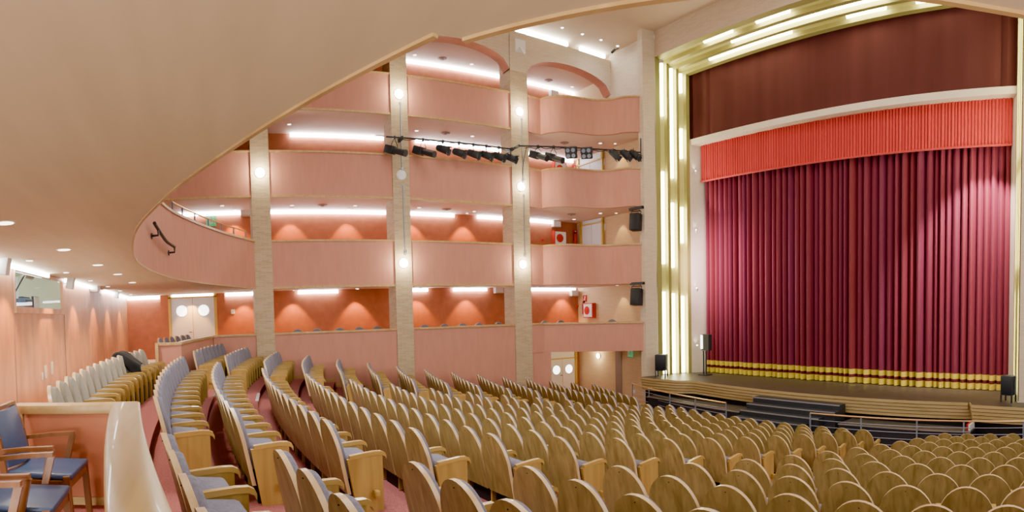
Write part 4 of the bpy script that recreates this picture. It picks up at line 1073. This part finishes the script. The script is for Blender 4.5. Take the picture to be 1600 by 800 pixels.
zt = atX(880, 561, XB+.06).z
double_door('door_2', (XB+.03, dy0), (XB+.03, dy1), (1,0,0), ZF, zt-ZF, .5, 'door_cream', 'door_gold', 'cream double door with two round portholes at the lower exit', True, .20)
for i, (lv, px0, px1, py) in enumerate(((1,909,940,351),(2,906,941,254.5))):
    xa, xb = atY(px0, 300, YE-.06).x, atY(px1, 300, YE-.06).x; zt = atY((px0+px1)/2, py, YE-.06).z
    double_door('door_%d' % (i+3), (xa, YE-.03), (xb, YE-.03), (0,-1,0), GFL[lv], zt-GFL[lv], .38, 'door_white', 'door_gold', 'plain white double door at the end of the %s' % GN[lv], False)
# orange panel wall pieces beside the rear door
y0 = atX(252, 500, XB+.06).y; dy = atX(268, 500, XB+.06).y - .10
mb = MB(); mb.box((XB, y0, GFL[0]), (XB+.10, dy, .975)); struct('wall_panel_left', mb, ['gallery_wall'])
y0 = atX(335.5, 500, XB+.06).y + .10; y1 = atX(352, 500, XB+.06).y
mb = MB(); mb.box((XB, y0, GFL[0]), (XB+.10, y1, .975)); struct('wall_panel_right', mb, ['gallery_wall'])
# gold post and flat dark strip painting in a recess's shade in the lower vestibule
c = atY(902, 580, YE-.06); mb = MB(); mb.box((c.x-.07, YE-.14, ZF), (c.x+.07, YE, -1.65)); struct('trim_4', mb, ['door_gold'])
xa, xb = atY(961.5, 580, YE-.03).x, atY(971, 580, YE-.03).x
mb = MB(); mb.box((xa, YE-.03, ZF), (xb, YE-.001, -1.65)); struct('trim_5', mb, ['vent_grey'])

# ---------------- control booth window in the rear wall
win = struct('window_1', MB().box((wx1-.05,YR-.02,wz0-.10),(wx0+.05,YR+.05,wz0)).box((wx1-.05,YR-.02,wz1),(wx0+.05,YR+.03,wz1+.03)).box((wx1-.04,YR-.02,wz0),(wx1,YR+.03,wz1)).box((wx0,YR-.02,wz0),(wx0+.04,YR+.03,wz1)), ['rear_panel'], label='wide control booth window in the rear wall')
struct('pane', MB().quad((wx1,YR-.005,wz0),(wx0,YR-.005,wz0),(wx0,YR-.005,wz1),(wx1,YR-.005,wz1)), ['glass'], win)
bz0 = floorZ(1)
mb = MB()
mb.quad((wx1-1.2,YR-2.4,bz0),(wx0+1.5,YR-2.4,bz0),(wx0+1.5,YR-2.4,1.1),(wx1-1.2,YR-2.4,1.1))
mb.quad((wx1-.25,YR-2.4,bz0),(wx1-.25,YR-.01,bz0),(wx1-.25,YR-.01,1.1),(wx1-.25,YR-2.4,1.1))
mb.quad((wx0+1.5,YR-2.4,bz0),(wx0+1.5,YR-.01,bz0),(wx0+1.5,YR-.01,1.1),(wx0+1.5,YR-2.4,1.1))
mb.quad((wx1-1.2,YR-2.4,bz0),(wx0+1.5,YR-2.4,bz0),(wx0+1.5,YR-.01,bz0),(wx1-1.2,YR-.01,bz0))
mb.quad((wx1-1.2,YR-2.4,1.1),(wx0+1.5,YR-2.4,1.1),(wx0+1.5,YR-.01,1.1),(wx1-1.2,YR-.01,1.1))
struct('wall_booth', mb, ['booth_wall'])
xa_ = atY(64, 450, YR-1.0).x; mb = MB(); mb.box((wx1-.24, YR-1.15, bz0), (xa_, YR-1.0, 1.09)); struct('wall_booth_column', mb, ['door_white'])
light('POINT', 'booth_light', ((wx0+wx1)/2+.2, YR-1.3, .8), 130, (.92,1,.93), .15)
dk = thing('booth_desk', 'pale desk inside the control booth', 'desk', ((wx0+wx1)/2, YR-.6, bz0))
part('desk_top', MB().box((wx1-.2,YR-.95,wz0-.06),(wx0+1.0,YR-.06,wz0-.02)), ['offwhite'], dk)
for sx in (wx1-.1, wx0+.8): part('leg', MB().box((sx-.03,YR-.9,bz0),(sx+.03,YR-.1,wz0-.06)), ['offwhite'], dk)
ds = wz0-.02
def bx(px): return atY(px, 470, YR-.35).x
p0 = bx(26); mc = thing('mixing_desk', 'dark blue mixing console on the booth desk', 'mixing console', (p0, YR-.35, ds))
part('case', MB().rbox((min(bx(22),bx(35)),YR-.6,ds),(max(bx(22),bx(35)),YR-.15,ds+.20), .02), ['booth_blue'], mc); part('control_panel', MB().box((min(bx(23),bx(34)),YR-.148,ds+.03),(max(bx(23),bx(34)),YR-.14,ds+.17)), ['black_paint'], mc)
mo = thing('monitor', 'black monitor standing on the booth desk', 'monitor', (bx(43), YR-.35, ds)); x = bx(43)
part('housing', MB().rbox((x-.24,YR-.45,ds+.03),(x+.24,YR-.37,ds+.26), .01), ['black_paint'], mo); part('stand', MB().box((x-.08,YR-.46,ds),(x+.08,YR-.36,ds+.03)), ['black_paint'], mo)
x = bx(54); sc_ = thing('document_holder', 'white sheet on a holder on the booth desk', 'document holder', (x, YR-.3, ds)); part('sheet', MB().box((x-.15,YR-.32,ds+.01),(x+.15,YR-.30,ds+.27)), ['white'], sc_); part('frame', MB().box((x-.22,YR-.36,ds),(x+.17,YR-.325,ds+.28)), ['black_paint'], sc_)
q0, q1, q2 = atY(21, 462, YR-.45), atY(38, 431, YR-.45), atY(49, 432, YR-.45)
dl = thing('desk_lamp', 'angled desk lamp with thin double arm behind the booth window', 'desk lamp', (q0.x, YR-.45, ds))
part('base', MB().disc((q0.x, YR-.45, ds), (0,0,1), .09, .03, 14), ['black_metal'], dl)
part('arm', MB().tube([(q0.x,YR-.45,ds+.02), q0, q1], .010, 6).tube([q0+Vector((.03,0,0)), q1+Vector((.03,0,0))], .010, 6), ['black_metal'], dl); part('shade', MB().tube([q1, q2], .05, 12, rr=[.04,.07]), ['offwhite'], dl)

# ---------------- hand rails on the balcony
def rail_on_front():
    p = [q for q in p1 if q.x < -13.4]
    g = thing('balcony_railing', 'low metal railing with a wooden handrail on top of the balcony front', 'railing', p[len(p)//2]+Vector((0,0,CW)))
    inn = [q+Vector((.0,-.05,0)) for q in p]
    n0 = len(inn)
    zt = CW+.28
    inn = [q for q in inn if q.x > -18.6]
    part('handrail', MB().tube([q+Vector((0,0,zt)) for q in inn], .022), ['brass'], g)
    for i in range(0, len(inn), max(1, len(inn)//6)):
        q = inn[i]; part('post', MB().box((q.x-.02,q.y-.02,CW+.05),(q.x+.02,q.y+.02,zt)), ['post_grey'], g)
rail_on_front()
# bent dark handrail on the face of the balcony front
def onfront(px, py):
    d_ = ray(px, py); best = None
    for i in range(len(p1)-1):
        a, b_ = p1[i], p1[i+1]
        den = d_.x*(b_.y-a.y)-d_.y*(b_.x-a.x)
        if abs(den) < 1e-9: continue
        t_ = (a.x*(b_.y-a.y)-a.y*(b_.x-a.x))/den; s_ = (a.x*d_.y-a.y*d_.x)/den
        if t_ > 0 and -1e-6 <= s_ <= 1+1e-6: best = d_*t_ if best is None or t_ > best.length else best
    return best
pts = [onfront(px, py) for px, py in ((230,350),(236,359),(242,368),(251,379),(263,386.5))]
if all(p is not None for p in pts):
    off = Vector((.05,.14,0)); hp = [p+off for p in pts]
    g = thing('wall_handrail', 'bent dark handrail on two brackets on the curved balcony front', 'handrail', hp[2])
    part('rail', MB().tube(spline([tuple(p) for p in hp], 5), .035), ['dark_handrail'], g)
    for i in (1, 4): part('bracket', MB().tube([hp[i]+Vector((0,0,-.02)), hp[i]+Vector((0,0,-.12)), pts[i]+Vector((0,.0,-.12))], .022, 8).disc(pts[i]+Vector((0,.0,-.12)), (.2,1,0), .06, .02, 10), ['dark_handrail'], g)
    print('HANDRAIL', pts)

# ================================================================== LIGHTING
w = bpy.data.worlds.new('world'); scene.world = w; w.use_nodes = True
w.node_tree.nodes['Background'].inputs[0].default_value = (1.0, 0.94, 0.87, 1); w.node_tree.nodes['Background'].inputs[1].default_value = 0.95
light('AREA', 'hall_key', (-8.5, 7.5, 10.6), 1050, (1,.96,.90), 9, rot=(0,0,0), sizey=6)
light('AREA', 'hall_front', (-6.0, 13.0, 10.6), 260, (1,.96,.90), 5, rot=(0,0,0), sizey=2)
# added fill panel in place of the unseen near-side gallery lights
light('AREA', 'near_side_fill', (1.6, 8.5, 3.0), 760, (1,.94,.87), 7, rot=(0, pi/2, 0), sizey=9)
# added fill panel behind the lens, stands in for bounce onto the soffit
light('AREA', 'soffit_fill', (3.4, -1.9, -.9), 720, (1,.96,.90), 2.2, target=(-8, -1.0, 1.2), sizey=1.4)
light('SPOT', 'box_fill', (-2.5, -1.7, .93), 130, (1,.88,.72), .08, target=(-4.7, -1.2, -1.3), cone=1.7, blend=.7)  # added fill spot that brightens the box, no fitting here
light('AREA', 'seat_back_fill', (-8.5, .6, 2.3), 620, (1,.95,.88), 11, target=(-8.5, 8, -3.0), sizey=.8)  # added unseen panel that brightens the seat backs
light('AREA', 'ceiling_fill', (-6.5, 12.0, 9.0), 160, (1,.95,.87), 4, rot=(pi,0,0), sizey=3)  # added up-facing panel that lifts the hall ceiling
light('AREA', 'rear_soffit_fill', (-10.4, -2.05, -1.25), 70, (1,.88,.74), 8, rot=(pi,0,0), sizey=.3)  # added panel hidden behind the rear row, brightens the soffit
light('SPOT', 'near_seat_fill', (-.9, -.6, .93), 60, (1,.93,.82), .1, target=(-3.6, 2.6, -2.0), cone=2.0, blend=.8)  # added out-of-view spot that fills the nearest seat backs
# stage spots on the curtain
light('SPOT', 'curtain_spot_near', (-3.5, 16.5, 5.0), 3600, (1,.74,.80), .05, target=(-4.4, 18.2, 2.2), cone=1.15, blend=.6)
light('SPOT', 'curtain_spot_far', (-14.5, 15.8, 1.8), 1500, (1,.70,.78), .08, target=(-14.3, 18.2, 1.6), cone=2.2, blend=.8)
light('SPOT', 'pelmet_spot', (-15.2, 17.2, 3.2), 650, (1,.85,.72), .05, target=(-13.8, 18.0, 6.0), cone=1.4, blend=.7)
light('SPOT', 'pelmet_spot', (-3.6, 17.2, 3.2), 350, (1,.85,.72), .05, target=(-5.0, 18.0, 6.0), cone=1.4, blend=.7)
light('AREA', 'return_wall', (-17.6, 14.9, 10.5), 35, (.92,.97,1), .6, rot=(0,0,0))

# ================================================================== CAMERA
cam = bpy.data.cameras.new('camera'); co_ = bpy.data.objects.new('camera', cam); C.objects.link(co_)
cam.type = 'PANO'; cam.panorama_type = 'CENTRAL_CYLINDRICAL'
cam.central_cylindrical_range_u_min = (0-CAT)/CF; cam.central_cylindrical_range_u_max = (1600-CAT)/CF
cam.central_cylindrical_range_v_min = (CE-800)/CF; cam.central_cylindrical_range_v_max = CE/CF
cam.central_cylindrical_radius = 1.0
cam.clip_start = 0.02; cam.clip_end = 200
co_.location = (0,0,0); co_.rotation_euler = (pi/2-CPHI, 0, -A0)
scene.camera = co_
for o in scene.objects:
    if o.parent is None: o.location.z += EYE
scene.view_settings.view_transform = 'AgX'
scene.view_settings.look = 'AgX - Punchy'
scene.view_settings.exposure = 0.44
scene.cycles.use_denoising = True
scene.cycles.max_bounces = 8; scene.cycles.diffuse_bounces = 4; scene.cycles.glossy_bounces = 3
scene.cycles.sample_clamp_indirect = 6
